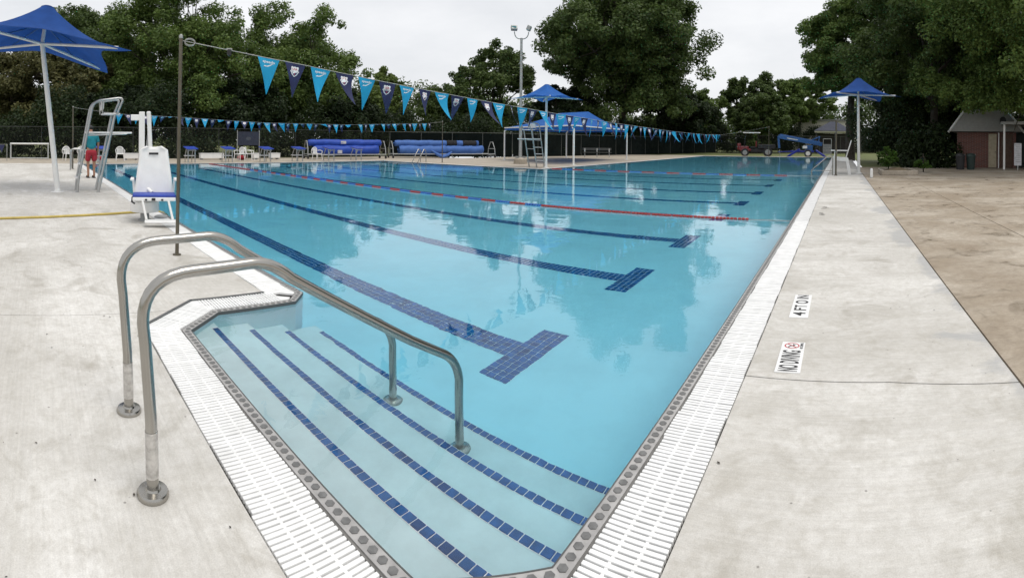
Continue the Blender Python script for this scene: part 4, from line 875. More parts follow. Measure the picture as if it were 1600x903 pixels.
# ladder / grab rail on the right edge
t = thing('grab_rail', 'stainless grab rail reaching over the right pool edge', 'handrail', (-0.25, 22.95, 0))
for y in (0.0, 0.55):
    b = MB(); b.tube([(-0.1, y, 0), (-0.1, y, 0.75)] + arc((-0.1, y, 0.82), (-0.12, y, 0.92), (-0.3, y, 0.86), 5) + [(-0.95, y, 0.3), (-1.05, y, 0.2), (-1.05, y, -0.6)], 0.022, 10); b.build('side_rail', M['steel'], t, True)
for z, x in ((0.2, -1.05), (0.2, -0.1)): b = MB(); b.tube([(x, 0, z), (x, 0.55, z)], 0.016, 8); b.build('cross_bar', M['steel'], t, True)
b = MB(); b.tube([(-1.05, 0.0, 0.2), (-0.1, 0.0, 0.2)], 0.016, 8); b.build('lower_bar', M['steel'], t, True)

# ------------------------------------------------------------------ shade canopy, light tower, bench
t = thing('shade_canopy', 'large blue hipped shade canopy on white posts, far deck', 'shade canopy', (-19.2, 33.6, 0))
CQ = [Vector((-23.14, 29.9)), Vector((-15.28, 26.5)), Vector((-14.9, 38.8)), Vector((-22.6, 41.2))]; cc_ = Vector((-19.2, 33.6))
CP = [(-23.14, 29.9), (-15.28, 26.5), (-16.7, 37.5), (-23.0, 38.6)]
for (x, y) in CP:
    b = MB(); b.tube([(x + 19.2, y - 33.6, 0), (x + 19.2, y - 33.6, 2.15), (x + 19.2 + (0.25 if x < -19 else -0.25), y - 33.6 + (0.2 if y < 33 else -0.2), 2.38)], 0.06, 12); b.build('post', M['whitepaint'], t, True)
    b = MB(); b.box((x + 19.2, y - 33.6, 0.01), (0.3, 0.3, 0.02)); b.build('base_plate', M['whitepaint'], t)
ev = [Vector((x + 19.2, y - 33.6, 2.38)) for x, y in CP]; rdg = [(ev[0] + ev[3]) / 2 * 0.45 + (ev[1] + ev[2]) / 2 * 0.0, (ev[1] + ev[2]) / 2 * 0.45]
rdg = [Vector((p.x, p.y, 3.62)) for p in rdg]
def tri_patch(b, a, c, d, e, sag):
    def fn(u, v):
        p = a.lerp(c, u); q = d.lerp(e, u); s = p.lerp(q, v); s.z -= sag * math.sin(u * math.pi) * (1 - v) * -0.4 + sag * math.sin(v * math.pi); return s
    b.grid(fn, 12, 8)
for a, c, d, e in ((ev[0], ev[1], rdg[0], rdg[1]), (ev[2], ev[3], rdg[1], rdg[0]), (ev[1], ev[2], rdg[1], rdg[1]), (ev[3], ev[0], rdg[0], rdg[0])):
    b = MB(); tri_patch(b, a, c, d, e, 0.14); b.build('canopy_panel', M['canopy2'], t, True)
for i in range(4):
    b = MB(); b.tube([ev[i], ev[(i + 1) % 4]], 0.04, 8); b.build('eave_cable', M['whitepaint'], t, True)
    b = MB(); a = ev[i]; c = ev[(i + 1) % 4]; b.add([a + Vector((0, 0, 0.0)), c, c - Vector((0, 0, 0.16)), a - Vector((0, 0, 0.16))], [(0, 1, 2, 3)]); b.build('valance', M['canopy2'], t)
t = thing('light_tower', 'tall grey pole with two floodlights on curved arms', 'floodlight', (-18.57, 25.61, 0))
b = MB(); b.tube([(0, 0, 0), (0, 0, 7.8)], [0.11, 0.075], 14); b.build('mast', M['galv'], t, True)
b = MB(); b.lathe([(0.42, -0.0), (0.42, 0.28), (0.36, 0.36), (0.16, 0.4)], (0, 0, 0), 16); b.build('footing', M['deck_far'], t)
for k in range(4): b = MB(); b.box((0.3 * math.cos(k * math.pi / 2), 0.3 * math.sin(k * math.pi / 2), 0.42), (0.12, 0.12, 0.1)); b.build('bolt_cover', M['galv'], t)
ax = Vector((0.8, 0.6, 0))
for s in (-1, 1):
    a = ax * s; b = MB(); b.tube(arc((0, 0, 7.75), a * 0.42 + Vector((0, 0, 7.72)), a * 0.44 + Vector((0, 0, 8.2)), 9), 0.032, 8); b.build('arm', M['galv'], t, True)
    b = MB(); c = a * 0.46 + Vector((0, 0, 8.42)); rz_ = math.atan2(-0.55, 0.8); b.rbox(c, (0.40, 0.24, 0.30), 0.03, math.atan2(ax.y, ax.x) + (0.2 if s < 0 else 1.4), 0, R_(25 * s)); h_ = b.build('lamp_housing', M['galv'], t)
    b = MB(); d = Vector((0.55, -0.8, 0)) if s < 0 else Vector((0.7, 0.5, 0)); b.rbox(c + d * 0.13, (0.30, 0.02, 0.22), 0.004, math.atan2(d.y, d.x) + math.pi / 2, 0, R_(20)); b.build('lamp_glass', M['glasslamp'], h_)
t = thing('picnic_bench', 'dark bench under trees seen below the shade canopy', 'bench', (-21.2, 41.0, 0), R_(28))
b = MB(); b.rbox((0, 0, 0.46), (2.6, 0.35, 0.05), 0.01); b.build('seat', M['fencepost'], t)
b = MB(); b.rbox((0, 0.25, 0.75), (2.6, 0.04, 0.22), 0.01); b.build('backrest', M['fencepost'], t)
for x in (-1.1, 0, 1.1): b = MB(); b.tube([(x, -0.18, 0), (x, -0.1, 0.44), (x, 0.24, 0.8)], 0.03, 8); b.build('leg', M['galv'], t, True)

# ------------------------------------------------------------------ perimeter fence
FP = [(-33.5, -12), (-33.5, 27.5), (-27.0, 36.0), (-25.6, 42), (-21.5, 62), (-18, 72), (9, 74)]
LB = ['long dark chain link fence behind the starting blocks', 'fence section with dark screen behind the right cover reel', 'short fence section left of the shade canopy posts', 'fence with dark screen behind the shade canopy', 'far fence section left of the tractor', 'far chain link fence behind the tractor and boom lift']
for i in range(len(FP) - 1):
    p, q = Vector(FP[i]), Vector(FP[i + 1]); L_ = (q - p).length; hgt = 2.1 if i < 4 else 2.5
    t = thing('fence', LB[i], 'fence', (p.x, p.y, 0), math.atan2((q - p).y, (q - p).x)); k = max(1, round(L_ / 3.0))
    for j in range(k + (1 if i == len(FP) - 2 else 0)): b = MB(); b.cyl((L_ * j / k, 0, -0.06), (L_ * j / k, 0, hgt + 0.05), 0.03, n=8); b.build('post', M['fencedark'] if i == 0 else M['fencepost'], t)
    b = MB(); b.tube([(0, 0, hgt), (L_, 0, hgt)], 0.022, 8); b.build('top_rail', M['fencedark'] if i == 0 else M['fencepost'], t)
    for j in range(k):
        b = MB(); x0, x1 = L_ * j / k + 0.04, L_ * (j + 1) / k - 0.04
        b.grid(lambda u, v: (x0 + (x1 - x0) * u, -0.04 + 0.02 * math.sin(u * 7 + v * 3), 0.03 + (hgt - 0.1) * v), 6, 3); b.build('screen_panel' if 0 < i < 5 else 'mesh_panel', M['screen'] if 0 < i < 5 else M['chain'], t)

# ------------------------------------------------------------------ tractor cart and trailer boom lift
def wheel(parent, c, r, w_, hub, axis='y'):
    b = MB(); prof = [(r * 0.6, -w_ / 2), (r * 0.95, -w_ / 2), (r, -w_ / 3), (r, w_ / 3), (r * 0.95, w_ / 2), (r * 0.6, w_ / 2)]
    b.lathe(prof, (0, 0, 0), 22); b.v = [(c[0] + x, c[1] + z, c[2] + y) for x, y, z in b.v]; o = b.build('wheel', M['black'], parent, True)
    b = MB(); b.lathe([(r * 0.58, -w_ / 2 - 0.004), (r * 0.58, w_ / 2 + 0.004)], (0, 0, 0), 18); b.lathe([(r * 0.2, -w_ / 2 - 0.03), (r * 0.2, w_ / 2 + 0.03)], (0, 0, 0), 10); b.v = [(c[0] + x, c[1] + z, c[2] + y) for x, y, z in b.v]; b.build('rim', hub, o, True)
    return o
t = thing('utility_cart', 'dark red utility tractor cart with white roof at the far end', 'utility vehicle', (-9.35, 56.4, -0.06), R_(9)); t.scale = (1.12, 1.12, 1.12)
for x, r in ((-1.15, 0.40), (1.1, 0.46)):
    for s in (-1, 1): wheel(t, (x, s * 0.62, r), r, 0.28, M['greyplastic'])
b = MB(); b.rbox((-1.25, 0, 0.82), (0.95, 1.15, 0.42), 0.12); b.build('hood', M['redpaint'], t, True)
b = MB(); b.rbox((-1.75, 0, 0.98), (0.35, 0.9, 0.66), 0.08); b.build('front_guard', M['redpaint'], t, True)
b = MB(); b.rbox((0.0, 0, 0.60), (3.0, 0.9, 0.36), 0.04); b.build('chassis', M['black'], t)
b = MB(); b.rbox((-1.12, 0, 0.66), (1.15, 1.36, 0.24), 0.08); b.build('fender', M['redpaint'], t, True)
b = MB(); b.rbox((-0.35, 0, 0.92), (0.6, 1.1, 0.16), 0.05); b.build('seat', M['black'], t); b = MB(); b.rbox((-0.05, 0, 1.25), (0.14, 1.1, 0.6), 0.05); b.build('seat_back', M['redpaint'], t)
b = MB(); b.rbox((1.0, 0, 1.0), (1.75, 1.3, 0.42), 0.05); b.build('cargo_bed', M['black'], t)
b = MB(); b.rbox((-0.5, 0, 2.36), (1.75, 1.25, 0.09), 0.04); b.build('roof', M['whiteplastic'], t)
for x, x2 in ((-1.1, -1.25), (0.12, 0.12)):
    for s in (-1, 1): b = MB(); b.tube([(x2, s * 0.55, 0.9), (x, s * 0.55, 2.34)], 0.025, 8); b.build('roof_post', M['black'], t, True)
b = MB(); b.tube([(-0.78 + 0.0 * math.cos(a), 0.3 + 0.18 * math.cos(a), 1.25 + 0.18 * math.sin(a)) for a in [2 * math.pi * k / 14 for k in range(15)]], 0.018, 6); b.build('steering_wheel', M['black'], t, True)
for s in (-1, 1): b = MB(); b.ball((-1.93, s * 0.3, 0.95), 0.09, 10, 6, (0.4, 1, 1)); b.build('headlight', M['glasslamp'], t, True)
t = thing('boom_lift', 'blue trailer mounted boom lift with grey basket at the far end', 'boom lift', (-4.0, 56.1, -0.06), R_(2))
for s in (-1, 1): wheel(t, (0.45, s * 0.8, 0.42), 0.42, 0.24, M['whitepaint'])
b = MB(); b.rbox((-0.2, 0, 0.62), (2.6, 0.7, 0.2), 0.03); b.build('chassis', M['bluepaint2'], t)
b = MB(); b.tube([(-1.4, 0, 0.6), (-2.9, 0, 0.55)], 0.06, 8); b.build('tow_tongue', M['bluepaint2'], t); b = MB(); b.cyl((-2.7, 0, 0.1), (-2.7, 0, 0.8), 0.04, n=8); b.build('jockey_post', M['galv'], t)
b = MB(); b.rbox((0.55, 0, 1.0), (0.8, 0.6, 0.6), 0.06); b.build('turret', M['bluepaint'], t)
b = MB(); b.rbox((0.1, -0.35, 1.08), (0.5, 0.3, 0.3), 0.05); b.build('battery_box', M['whiteplastic'], t)
def beam(b, p, q, h, w_):
    p, q = Vector(p), Vector(q); c = (p + q) / 2; d = q - p; b.rbox(c, (d.length, w_, h), 0.03, math.atan2(d.y, d.x), -math.asin(d.z / d.length))
b = MB(); beam(b, (-2.85, 0, 2.25), (2.0, 0, 1.42), 0.42, 0.3); bo = b.build('lower_boom', M['bluepaint'], t)
b = MB(); beam(b, (-2.7, 0.3, 2.42), (1.7, 0.3, 1.62), 0.26, 0.24); b.build('upper_boom', M['bluepaint'], t)
b = MB(); beam(b, (0.2, 0.1, 1.62), (1.7, 0.1, 2.25), 0.13, 0.16); b.build('jib', M['bluepaint'], t); b = MB(); beam(b, (1.72, 0.1, 2.3), (1.55, 0.1, 1.7), 0.12, 0.14); b.build('jib_link', M['bluepaint'], t)
b = MB(); beam(b, (-2.85, 0, 2.3), (-2.75, 0, 0.95), 0.22, 0.24); b.build('boom_rest', M['bluepaint'], t)
b = MB(); beam(b, (-1.9, -0.15, 2.09), (-0.7, -0.15, 1.885), 0.1, 0.01); b.build('pale_stripe', M['whitepaint'], bo)
for (p, q) in (((-0.5, -0.5, 0.85), (-1.75, -0.95, 0.08)), ((1.3, -0.5, 0.75), (2.3, -0.95, 0.08)), ((-0.5, 0.5, 0.85), (-1.75, 0.95, 0.08)), ((1.3, 0.5, 0.75), (2.3, 0.95, 0.08))):
    b = MB(); beam(b, p, q, 0.2, 0.16); b.box((q[0], q[1], 0.04), (0.4, 0.35, 0.05)); b.build('outrigger', M['bluepaint2'], t)
bk = MB(); bk.box((2.55, -0.1, 0.42), (0.95, 0.75, 0.06)); k_ = bk.build('basket_floor', M['greyplastic'], t)
for x in (2.1, 3.0):
    for y in (-0.45, 0.25): b = MB(); b.cyl((x, y, 0.42), (x, y, 2.05), 0.03, n=8); b.build('basket_post', M['galv'], t)
for z in (0.75, 1.05, 1.4, 2.03):
    for (p, q) in (((2.1, -0.45, z), (3.0, -0.45, z)), ((2.1, 0.25, z), (3.0, 0.25, z)), ((2.1, -0.45, z), (2.1, 0.25, z)), ((3.0, -0.45, z), (3.0, 0.25, z))): b = MB(); b.tube([p, q], 0.03, 6); b.build('basket_rail', M['galv'], t)
b = MB(); b.box((2.55, 0.27, 0.9), (0.9, 0.02, 0.9)); b.build('basket_panel', M['greyplastic'], t)

# ------------------------------------------------------------------ buildings
t = thing('picnic_pavilion', 'pavilion with dark hipped roof behind the far fence', 'pavilion', (-1.1, 78.0, 0))
b = MB(); b.add([(-2.9, -2.6, 3.35), (2.9, -2.6, 3.35), (2.9, 2.6, 3.35), (-2.9, 2.6, 3.35), (-0.5, 0, 4.85), (0.5, 0, 4.85)], [(0, 1, 5, 4), (1, 2, 5), (2, 3, 4, 5), (3, 0, 4), (3, 2, 1, 0)]); b.build('roof', M['roofdark'], t)
b = MB(); b.box((0, 0, 3.22), (5.5, 4.9, 0.22)); b.build('eave_beam', M['paleblock'], t)
for x in (-2.5, 0.3, 2.5): b = MB(); b.box((x, -2.3, 1.55), (0.2, 0.2, 3.1)); b.build('post', M['dimwall'], t)
b = MB(); b.box((0.1, 0.6, 1.5), (4.9, 0.12, 3.0)); b.build('rear_wall', M['dimwall'], t)
t = thing('pale_building', 'pale cream building glimpsed through the far trees', 'building', (-2.6, 92.0, 0))
b = MB(); b.box((0, 1, 2.75), (11.5, 6, 5.5)); b.build('wall', M['paleblock'], t); b = MB(); b.box((0, 1, 5.6), (12.1, 6.6, 0.25)); b.build('roof_slab', M['greysiding'], t)
for x in (-4, -1.4, 1.3, 4): b = MB(); b.box((x, -2.02, 2.0), (1.0, 0.08, 1.3)); f_ = b.build('window', M['greyplastic'], t); b = MB(); b.box((x, -2.075, 2.0), (0.86, 0.03, 1.16)); b.build('pane', M['dimwall'], f_)
# bath house: brick, pale gable, doors
t = thing('bath_house', 'brick bath house with pale gable under the right trees', 'building', (8.75, 30.6, -0.02), R_(-16))
b = MB(); b.box((0.25, 2.4, 1.1), (3.7, 4.6, 2.24)); b.build('brick_wall', M['brick'], t)
b = MB(); b.add([(-2.0, -0.35, 2.26), (2.45, -0.35, 2.26), (1.35, -0.35, 3.62), (-1.0, -0.35, 3.62), (-2.0, 5, 2.26), (2.45, 5, 2.26), (1.35, 5, 3.62), (-1.0, 5, 3.62)], [(0, 1, 2, 3), (5, 4, 7, 6), (0, 3, 7, 4), (2, 1, 5, 6), (3, 2, 6, 7), (1, 0, 4, 5)]); gb = b.build('gable', M['greysiding'], t)
for (p, q) in (((-2.12, 2.2), (-1.02, 3.72)), ((1.38, 3.72), (2.58, 2.2))):
    b = MB(); b.tube([(p[0], -0.4, p[1]), (q[0], -0.4, q[1])], 0.07, 4); b.build('fascia', M['whitepaint'], gb)
for k in range(9): b = MB(); z = 2.34 + 0.145 * k; a = -1.95 + (z - 2.26) / 1.36 * 1.0; c = 2.4 - (z - 2.26) / 1.36 * 1.1; b.box(((a + c) / 2, -0.362, z), (c - a, 0.02, 0.125), 0, R_(5)); b.build('siding_board', M['greysiding'], gb)
b = MB(); b.lathe([(0.2, 0), (0.2, 0.05)], (0, 0, 0), 18); b.v = [(1.25 + x, -0.44 + z, 2.95 + y * 1.15) for x, y, z in b.v]; b.build('round_vent', M['black'], gb)
b = MB(); b.box((0.62, 0.04, 1.08), (0.5, 0.1, 2.1)); dr = b.build('door', M['tanpaint'], t); b = MB(); b.ball((0.8, -0.04, 1.0), 0.035, 8, 6); b.build('door_knob', M['steel'], dr)
b = MB(); b.box((1.0, -0.05, 1.1), (0.07, 0.07, 2.2)); b.build('downpipe', M['whitepaint'], t)
b = MB(); b.box((1.5, 0.05, 1.06), (0.75, 0.08, 2.1)); dr = b.build('door', M['browndoor'], t); b = MB(); b.ball((1.75, -0.02, 1.0), 0.035, 8, 6); b.build('door_knob', M['steel'], dr)
t = thing('porch', 'dark green porch with pale post at the right edge', 'porch', (11.9, 29.3, -0.02), R_(-20))
b = MB(); b.box((0, 0, 2.72), (4.4, 4.0, 0.16)); b.build('porch_roof', M['greysiding'], t); b = MB(); b.box((0.5, 1.6, 1.3), (3.9, 0.2, 2.62)); b.build('rear_wall', M['darkgreen'], t); b = MB(); b.box((1.7, -0.4, 1.3), (0.15, 3.6, 2.62)); b.build('side_wall', M['darkgreen'], t)
for x in (-2.0, 0.6): b = MB(); b.rbox((x, -1.75, 1.32), (0.12, 0.12, 2.64), 0.01); b.build('post', M['whitepaint'], t)
b = MB(); b.box((0.3, 1.46, 1.1), (0.9, 0.05, 2.1)); b.build('door', M['black'], t)
t = thing('notice_board', 'tall pale printed notice board beside the porch post', 'notice board', (9.95, 27.45, 0), R_(-20))
b = MB(); b.rbox((0, 0, 0.88), (0.42, 0.04, 1.28), 0.008); pb = b.build('board', M['paper'], t); b = MB(); b.box((0, 0.03, 0.45), (0.06, 0.04, 0.9)); b.build('stake', M['galv'], t)
for k in range(9): b = MB(); b.box((-0.02 + 0.02 * (k % 3), -0.022, 1.42 - 0.12 * k), (0.30 - 0.05 * (k % 2), 0.004, 0.03)); b.build('text_row', M['greyplastic'], pb)
for (x, y, l, m) in ((6.85, 28.6, 'dark waste bin against the brick wall', 'black'), (7.45, 28.5, 'second dark waste bin, nearer the tan door', 'darkgreen')):
    t = thing('waste_bin', l, 'bin', (x, y, -0.02)); b = MB(); b.lathe([(0.22, 0), (0.27, 0.75), (0.29, 0.76), (0.29, 0.8), (0.2, 0.92), (0.05, 0.95)], (0, 0, 0), 18); b.build('bin_body', M[m], t, True); b = MB(); b.box((0.24, 0, 0.84), (0.06, 0.16, 0.08)); b.build('lid_flap', M['greyplastic'], t)
# planter with kerb, bollard
t = thing('planter', 'low concrete kerbed planter bed at the patio end', 'planter', (2.75, 24.6, -0.02))
for c, d in (((0, -1.1, 0.11), (1.7, 0.16, 0.22)), ((0, 1.1, 0.11), (1.7, 0.16, 0.22)), ((-0.77, 0, 0.108), (0.16, 2.04, 0.216)), ((0.77, 0, 0.108), (0.16, 2.04, 0.216))): b = MB(); b.rbox(c, d, 0.02); b.build('kerb_block', M['deck_far'], t)
b = MB(); b.grid(lambda u, v: (-0.68 + 1.36 * u, -1.0 + 2 * v, 0.12 + 0.2 * math.sin(u * math.pi) * math.sin(v * math.pi)), 8, 8); b.build('soil_bed', M['soil'], t)
t = thing('bollard', 'short white post on the patio before the planter', 'post', (1.33, 21.7, -0.02)); b = MB(); b.lathe([(0.06, 0), (0.06, 0.36), (0.03, 0.40), (0.0001, 0.40)], (0, 0, 0), 12); b.build('post', M['whitepaint'], t, True); b = MB(); b.lathe([(0.08, 0), (0.08, 0.015), (0.06, 0.02)], (0, 0, 0), 12); b.build('base_ring', M['galv'], t)

# ------------------------------------------------------------------ trees
def quads_mesh(name, V, mat):
    n4 = len(V) // 4; me = bpy.data.meshes.new(name); me.vertices.add(len(V)); me.vertices.foreach_set('co', V.astype(np.float32).ravel())
    me.loops.add(n4 * 4); me.loops.foreach_set('vertex_index', np.arange(n4 * 4, dtype=np.int32)); me.polygons.add(n4); me.polygons.foreach_set('loop_start', np.arange(0, n4 * 4, 4, dtype=np.int32))
    try: me.polygons.foreach_set('loop_total', np.full(n4, 4, dtype=np.int32))
    except Exception: pass
    me.materials.append(mat); me.update(calc_edges=True); me.validate(); return me
def leaf_cloud(C, Rr, nleaf, size, rng, zsq=0.8):
    wgt = Rr ** 2; idx = rng.choice(len(C), nleaf, p=wgt / wgt.sum())
    d = rng.normal(size=(nleaf, 3)); d /= np.linalg.norm(d, axis=1)[:, None]
    rr = Rr[idx] * rng.random(nleaf) ** 0.42
    p = C[idx] + d * rr[:, None] * np.array([1, 1, zsq])
    nr = d * 0.6 + np.array([0, 0, 0.55]) + rng.normal(size=(nleaf, 3)) * 0.55; nr /= np.linalg.norm(nr, axis=1)[:, None]
    tt = np.cross(nr, rng.normal(size=(nleaf, 3))); tt /= np.linalg.norm(tt, axis=1)[:, None] + 1e-9; bb = np.cross(nr, tt)
    s = size * rng.uniform(0.6, 1.35, nleaf)[:, None]
    V = np.stack([p - tt * s * 0.6, p + bb * s * 0.34 - tt * s * 0.08, p + tt * s * 0.6, p - bb * s * 0.34 - tt * s * 0.08], 1)
    return V.reshape(-1, 3)
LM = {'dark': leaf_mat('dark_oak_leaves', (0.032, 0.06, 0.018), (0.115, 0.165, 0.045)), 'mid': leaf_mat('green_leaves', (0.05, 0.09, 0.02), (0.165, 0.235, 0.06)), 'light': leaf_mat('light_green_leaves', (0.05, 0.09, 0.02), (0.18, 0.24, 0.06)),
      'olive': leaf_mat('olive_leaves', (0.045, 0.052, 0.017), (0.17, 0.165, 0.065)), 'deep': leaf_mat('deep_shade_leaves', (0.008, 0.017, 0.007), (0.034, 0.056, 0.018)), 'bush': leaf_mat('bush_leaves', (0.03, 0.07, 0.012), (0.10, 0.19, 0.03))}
def tree(name, label, x, y, ztop, zbot, r, lm, nleaf, size, seed, lobes=11, trunk=None, cat='tree', group=None, open_=0.0, tr=None, extra=()):
    rng = np.random.default_rng(seed); t = thing(name, label, cat, (x, y, -0.06), 0.0, group)
    cz = (ztop + zbot) / 2; rz_ = (ztop - zbot) / 2
    a = rng.normal(size=(lobes, 3)); a /= np.linalg.norm(a, axis=1)[:, None]
    # spread the lobes evenly with a golden spiral, then jitter
    i = np.arange(lobes) + 0.5; ph = np.arccos(1 - 2 * i / lobes); th = np.pi * (1 + 5 ** 0.5) * i + rng.random() * 6
    a = np.stack([np.cos(th) * np.sin(ph), np.sin(th) * np.sin(ph), np.cos(ph)], 1) + a * 0.28
    fr = rng.uniform(0.48, 0.72, lobes)[:, None]
    LC = a * fr * np.array([r, r, rz_]) + np.array([0, 0, cz]); LR = rng.uniform(0.34, 0.5, lobes) * min(r, rz_ * 1.1)
    C, Rr = [], []
    for c, q in zip(LC, LR):
        m = int(rng.integers(16, 26)); dd = rng.normal(size=(m, 3)); dd /= np.linalg.norm(dd, axis=1)[:, None]
        dd[:, 2] = np.where(dd[:, 2] < -0.55, -dd[:, 2] * 0.5, dd[:, 2])
        C.append(c + dd * q * rng.uniform(0.55, 1.05, m)[:, None]); Rr.append(q * rng.uniform(0.2, 0.42, m) * (1 - open_))
    for ex, ey, ez, er in extra:
        m = 26; dd = rng.normal(size=(m, 3)); dd /= np.linalg.norm(dd, axis=1)[:, None]
        C.append(np.array([ex - x, ey - y, ez + 0.06]) + dd * er * np.array([1, 1, 0.55]) * rng.uniform(0.3, 1.0, m)[:, None]); Rr.append(er * rng.uniform(0.22, 0.42, m))
    C = np.concatenate(C); Rr = np.concatenate(Rr); C[:, 2] = np.maximum(C[:, 2], 0.3)
    V = leaf_cloud(C, Rr, nleaf, size, rng); put('crown', quads_mesh('crown', V, lm), t)
    b = MB(); tr = tr or 0.016 * (ztop) + 0.08; th_ = max(zbot + 0.2 * (ztop - zbot), 1.0); wob = lambda: rng.normal() * 0.04 * th_
    top = Vector((wob(), wob(), th_)); b.tube([(0, 0, -0.05), (wob() * 0.3, wob() * 0.3, th_ * 0.5), top], [tr * 1.25, tr, tr * 0.8], 9); b.build('trunk', M['bark'], t, True)
    b = MB()
    for c in LC[: max(4, lobes)]:
        c = Vector(c); m_ = top.lerp(c, 0.5) + Vector((wob() * 0.5, wob() * 0.5, 0.06 * (ztop - zbot))); b.tube([top - Vector((0, 0, 0.15)), m_, c], [tr * 0.55, tr * 0.3, tr * 0.1], 6)
        for _ in range(3):
            e = c + Vector(rng.normal(size=3)) * 0.35 * r * 0.5; b.tube([m_.lerp(c, 0.5), e], [tr * 0.14, tr * 0.04], 5)
    b.build('limbs', M['bark'], t, True); return t
T_ = [ # name, label, x, y, ztop, zbot, r, leaves, count, leaf size, seed, lobes
 ('magnolia_tree', 'olive leaved tree at the far left behind the leaning umbrella pole', -45.9, -2.6, 10.2, 0.4, 5.2, 'olive', 42000, 0.23, 1, 12, 0),
 ('magnolia_tree', 'smaller olive leaved tree between the umbrella pole and guard chair', -44.0, 3.0, 9.2, 0.3, 4.2, 'olive', 34000, 0.22, 2, 11, 0),
 ('oak_tree', 'dark tree peeking up behind the left umbrella tip', -52.5, 5.0, 16.8, 1.0, 6.2, 'dark', 60000, 0.24, 3, 15, 0),
 ('elm_tree', 'big green tree behind the tall brown flag pole', -43.5, 12.6, 14.8, 1.0, 8.6, 'mid', 130000, 0.21, 4, 20, 0),
 ('oak_tree', 'green tree with rounded top right of the tall flag pole tree', -43.0, 23.8, 13.6, 0.8, 6.6, 'mid', 80000, 0.22, 5, 16, 0),
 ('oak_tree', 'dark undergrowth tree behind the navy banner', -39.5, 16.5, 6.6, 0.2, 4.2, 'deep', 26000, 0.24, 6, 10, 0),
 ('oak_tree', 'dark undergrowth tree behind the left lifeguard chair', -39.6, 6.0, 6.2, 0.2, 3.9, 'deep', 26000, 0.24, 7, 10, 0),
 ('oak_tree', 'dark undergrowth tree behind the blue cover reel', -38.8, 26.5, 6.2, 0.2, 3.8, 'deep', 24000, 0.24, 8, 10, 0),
 ('young_tree', 'small light green tree against the sky in the left gap', -50.2, 39.8, 11.4, 3.2, 2.9, 'light', 17000, 0.26, 9, 9, 0),
 ('young_tree', 'light green lower tree under the pennants left of centre', -42.6, 34.4, 7.6, 0.6, 3.6, 'light', 20000, 0.26, 10, 9, 0),
 ('young_tree', 'dark low tree in the skyline gap above the right cover reel', -43.9, 44.5, 8.6, 0.4, 4.4, 'dark', 24000, 0.28, 11, 10, 0),
 ('oak_tree', 'round dark tree behind the floodlight pole', -38.0, 46.6, 13.3, 0.5, 5.0, 'dark', 42000, 0.28, 12, 13, 0),
 ('oak_tree', 'giant dark oak towering over the centre of the pool', -26.4, 57.5, 24.0, 2.6, 10.6, 'dark', 150000, 0.32, 13, 26, 0.06),
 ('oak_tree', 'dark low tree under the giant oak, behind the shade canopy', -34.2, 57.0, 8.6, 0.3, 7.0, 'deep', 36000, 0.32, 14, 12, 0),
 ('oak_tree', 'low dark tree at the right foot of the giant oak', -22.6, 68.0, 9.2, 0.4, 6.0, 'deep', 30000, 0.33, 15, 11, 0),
 ('young_tree', 'light green tree peeping out right of the giant oak', -21.0, 77.0, 10.2, 1.0, 4.2, 'mid', 18000, 0.34, 16, 9, 0),
 ('oak_tree', 'dark rounded tree left of the bright sky gap above the tractor', -15.2, 83.0, 13.8, 1.6, 5.2, 'dark', 30000, 0.34, 17, 12, 0),
 ('oak_tree', 'broad grey green tree directly behind the tractor', -12.2, 76.0, 9.0, 0.6, 6.0, 'dark', 34000, 0.32, 18, 12, 0),
 ('elm_tree', 'lighter green tree behind the boom lift', -7.0, 87.0, 13.3, 4.2, 7.4, 'mid', 42000, 0.34, 19, 13, 0),
 ('elm_tree', 'tall light green tree left of the right umbrella', 0.9, 46.0, 18.0, 3.0, 5.0, 'mid', 80000, 0.22, 20, 17, 0.0),
 ('oak_tree', 'tall dark tree directly behind the right umbrella pole', 6.0, 42.5, 19.0, 1.2, 5.8, 'dark', 90000, 0.22, 21, 19, 0),
 ('oak_tree', 'nearest big green tree overhanging the brick bath house', 11.6, 27.6, 15.5, 2.75, 7.6, 'mid', 230000, 0.15, 22, 28, 0.0),
 ('oak_tree', 'dark tree behind the bath house gable', 10.5, 41.5, 9.0, 0.3, 5.0, 'deep', 36000, 0.22, 23, 11, 0),
 ('crape_myrtle', 'dark shrub tree right of the right umbrella pole', 4.6, 41.0, 4.2, 0.4, 3.3, 'deep', 26000, 0.2, 24, 10, 0),
 ('oak_tree', 'dark leaning oak whose trunk stands left of the bath house', 6.4, 33.8, 13.5, 2.2, 5.6, 'dark', 100000, 0.18, 25, 16, 0),
]
for (nm, lab, x, y, zt, zb, r, lm, nl, sz, sd_, lb_, op) in T_:
    tree(nm, lab, x, y, zt, zb, r, LM[lm], nl, sz, sd_, lb_, open_=op, extra=[(6.0, 28.8, 4.5, 1.3), (7.2, 27.8, 4.2, 1.3), (8.4, 27.2, 3.9, 1.2), (9.6, 26.6, 3.85, 1.3), (10.6, 26.0, 3.9, 1.3), (7.8, 28.4, 4.6, 1.5), (9.2, 28.0, 4.6, 1.5), (5.2, 29.6, 5.2, 1.3)] if 'nearest big' in lab else ())
tree('garden_bush', 'leafy green bush growing in the concrete planter', 2.35, 24.9, 1.55, 0.15, 0.55, LM['bush'], 7000, 0.07, 40, 8, cat='bush', tr=0.03)
tree('garden_bush', 'small low bush beside the planter near the patio', 4.3, 26.2, 0.75, 0.05, 0.55, LM['bush'], 3500, 0.07, 41, 6, cat='bush', tr=0.03)
tree('garden_bush', 'bright yellow green shrub standing above the cover reels', -36.0, 30.0, 2.8, 0.1, 1.1, LM['light'], 7000, 0.14, 42, 8, cat='bush', tr=0.04)
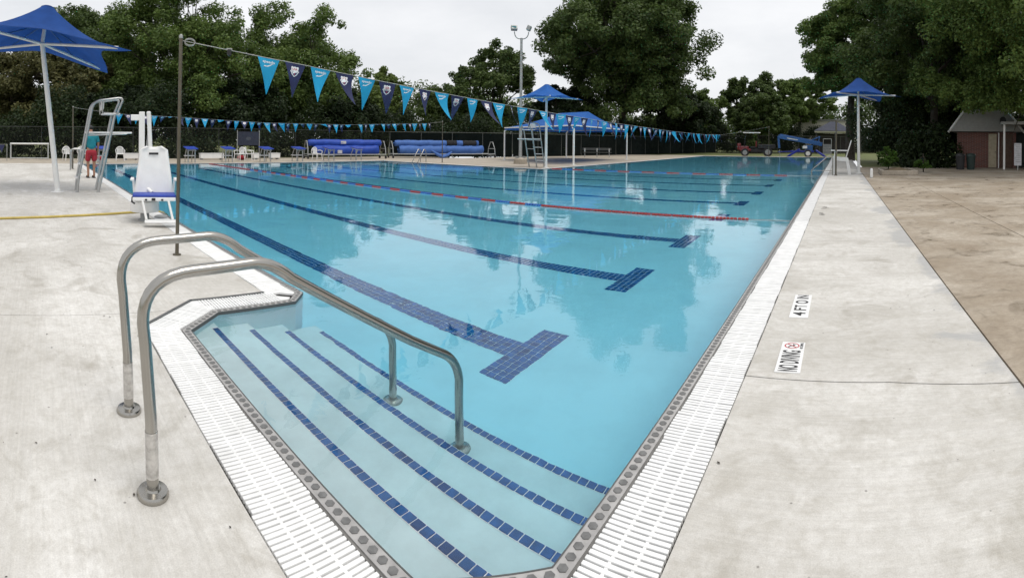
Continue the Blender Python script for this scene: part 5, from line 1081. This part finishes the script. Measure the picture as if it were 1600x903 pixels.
# far wood closing the horizon
rng = np.random.default_rng(99); C, Rr = [], []
for k in range(420):
    a = -1.75 + 2.35 * k / 419 + rng.normal() * 0.01; D = 104 + rng.random() * 12; h = 8.5 + 3.0 * math.sin(a * 5) + rng.random() * 2.5
    for z in (1.0, h * 0.35, h * 0.65, h * 0.9): C.append((math.sin(a) * D, math.cos(a) * D, z + rng.normal() * 0.6)); Rr.append(1.5 + rng.random() * 1.0)
V = leaf_cloud(np.array(C), np.array(Rr), 150000, 0.55, rng); o = stuff(put('far_wood', quads_mesh('far_wood', V, LM['dark']))); o['label'] = 'dark far wood closing the horizon'; o['category'] = 'wood'
# undergrowth: dense dark thicket behind the fences and beside the bath house
rng = np.random.default_rng(5); C, Rr = [], []
for (p, q, h, wd_) in (((-36.6, -14), (-36.6, 28), 4.6, 1.8), ((-36.6, 28), (-29.5, 39), 3.6, 1.6), ((-29.5, 39), (-24.5, 64), 3.8, 1.8), ((-24.5, 64), (-20.5, 76), 4.0, 2.0), ((-20.5, 76), (-6.5, 82), 4.2, 1.8), ((-6, 85), (9, 86), 3.4, 1.4), ((3.0, 36.5), (6.2, 33.2), 3.8, 1.3), ((2.2, 39), (12, 40), 4.2, 1.8), ((12, 36), (17, 34), 5.5, 2.0), ((4.2, 31.6), (6.6, 31.0), 1.9, 0.8)):
    L_ = math.hypot(q[0] - p[0], q[1] - p[1]); m = int(L_ * 7)
    for k in range(m):
        u = rng.random(); C.append((p[0] + (q[0] - p[0]) * u + rng.normal() * wd_ * 0.45, p[1] + (q[1] - p[1]) * u + rng.normal() * wd_ * 0.45, 0.2 + rng.random() ** 0.9 * (h * (0.8 + 0.3 * math.sin(u * L_ * 0.9))) )); Rr.append(0.5 + rng.random() * 0.7)
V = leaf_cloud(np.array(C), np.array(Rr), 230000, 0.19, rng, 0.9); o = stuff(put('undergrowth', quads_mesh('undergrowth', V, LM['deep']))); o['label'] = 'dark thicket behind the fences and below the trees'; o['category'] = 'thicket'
# leaf litter and specks on the near deck and steps
lit = MB()
for k in range(140):
    x = rnd.uniform(-9, 1.0); y = rnd.uniform(-2, 0.7) if x < -0.6 else rnd.uniform(1.5, 14); s = rnd.uniform(0.004, 0.012); a = rnd.random() * 6
    lit.add([(x + math.cos(a) * s, y + math.sin(a) * s, 0.004), (x - math.sin(a) * s * 0.5, y + math.cos(a) * s * 0.5, 0.005), (x - math.cos(a) * s, y - math.sin(a) * s, 0.004), (x + math.sin(a) * s * 0.5, y - math.cos(a) * s * 0.5, 0.0045)], [(0, 1, 2, 3)])
o = stuff(lit.build('leaf_litter', M['bark'])); o['label'] = 'tiny dark leaf specks scattered over the pale deck'; o['category'] = 'litter'
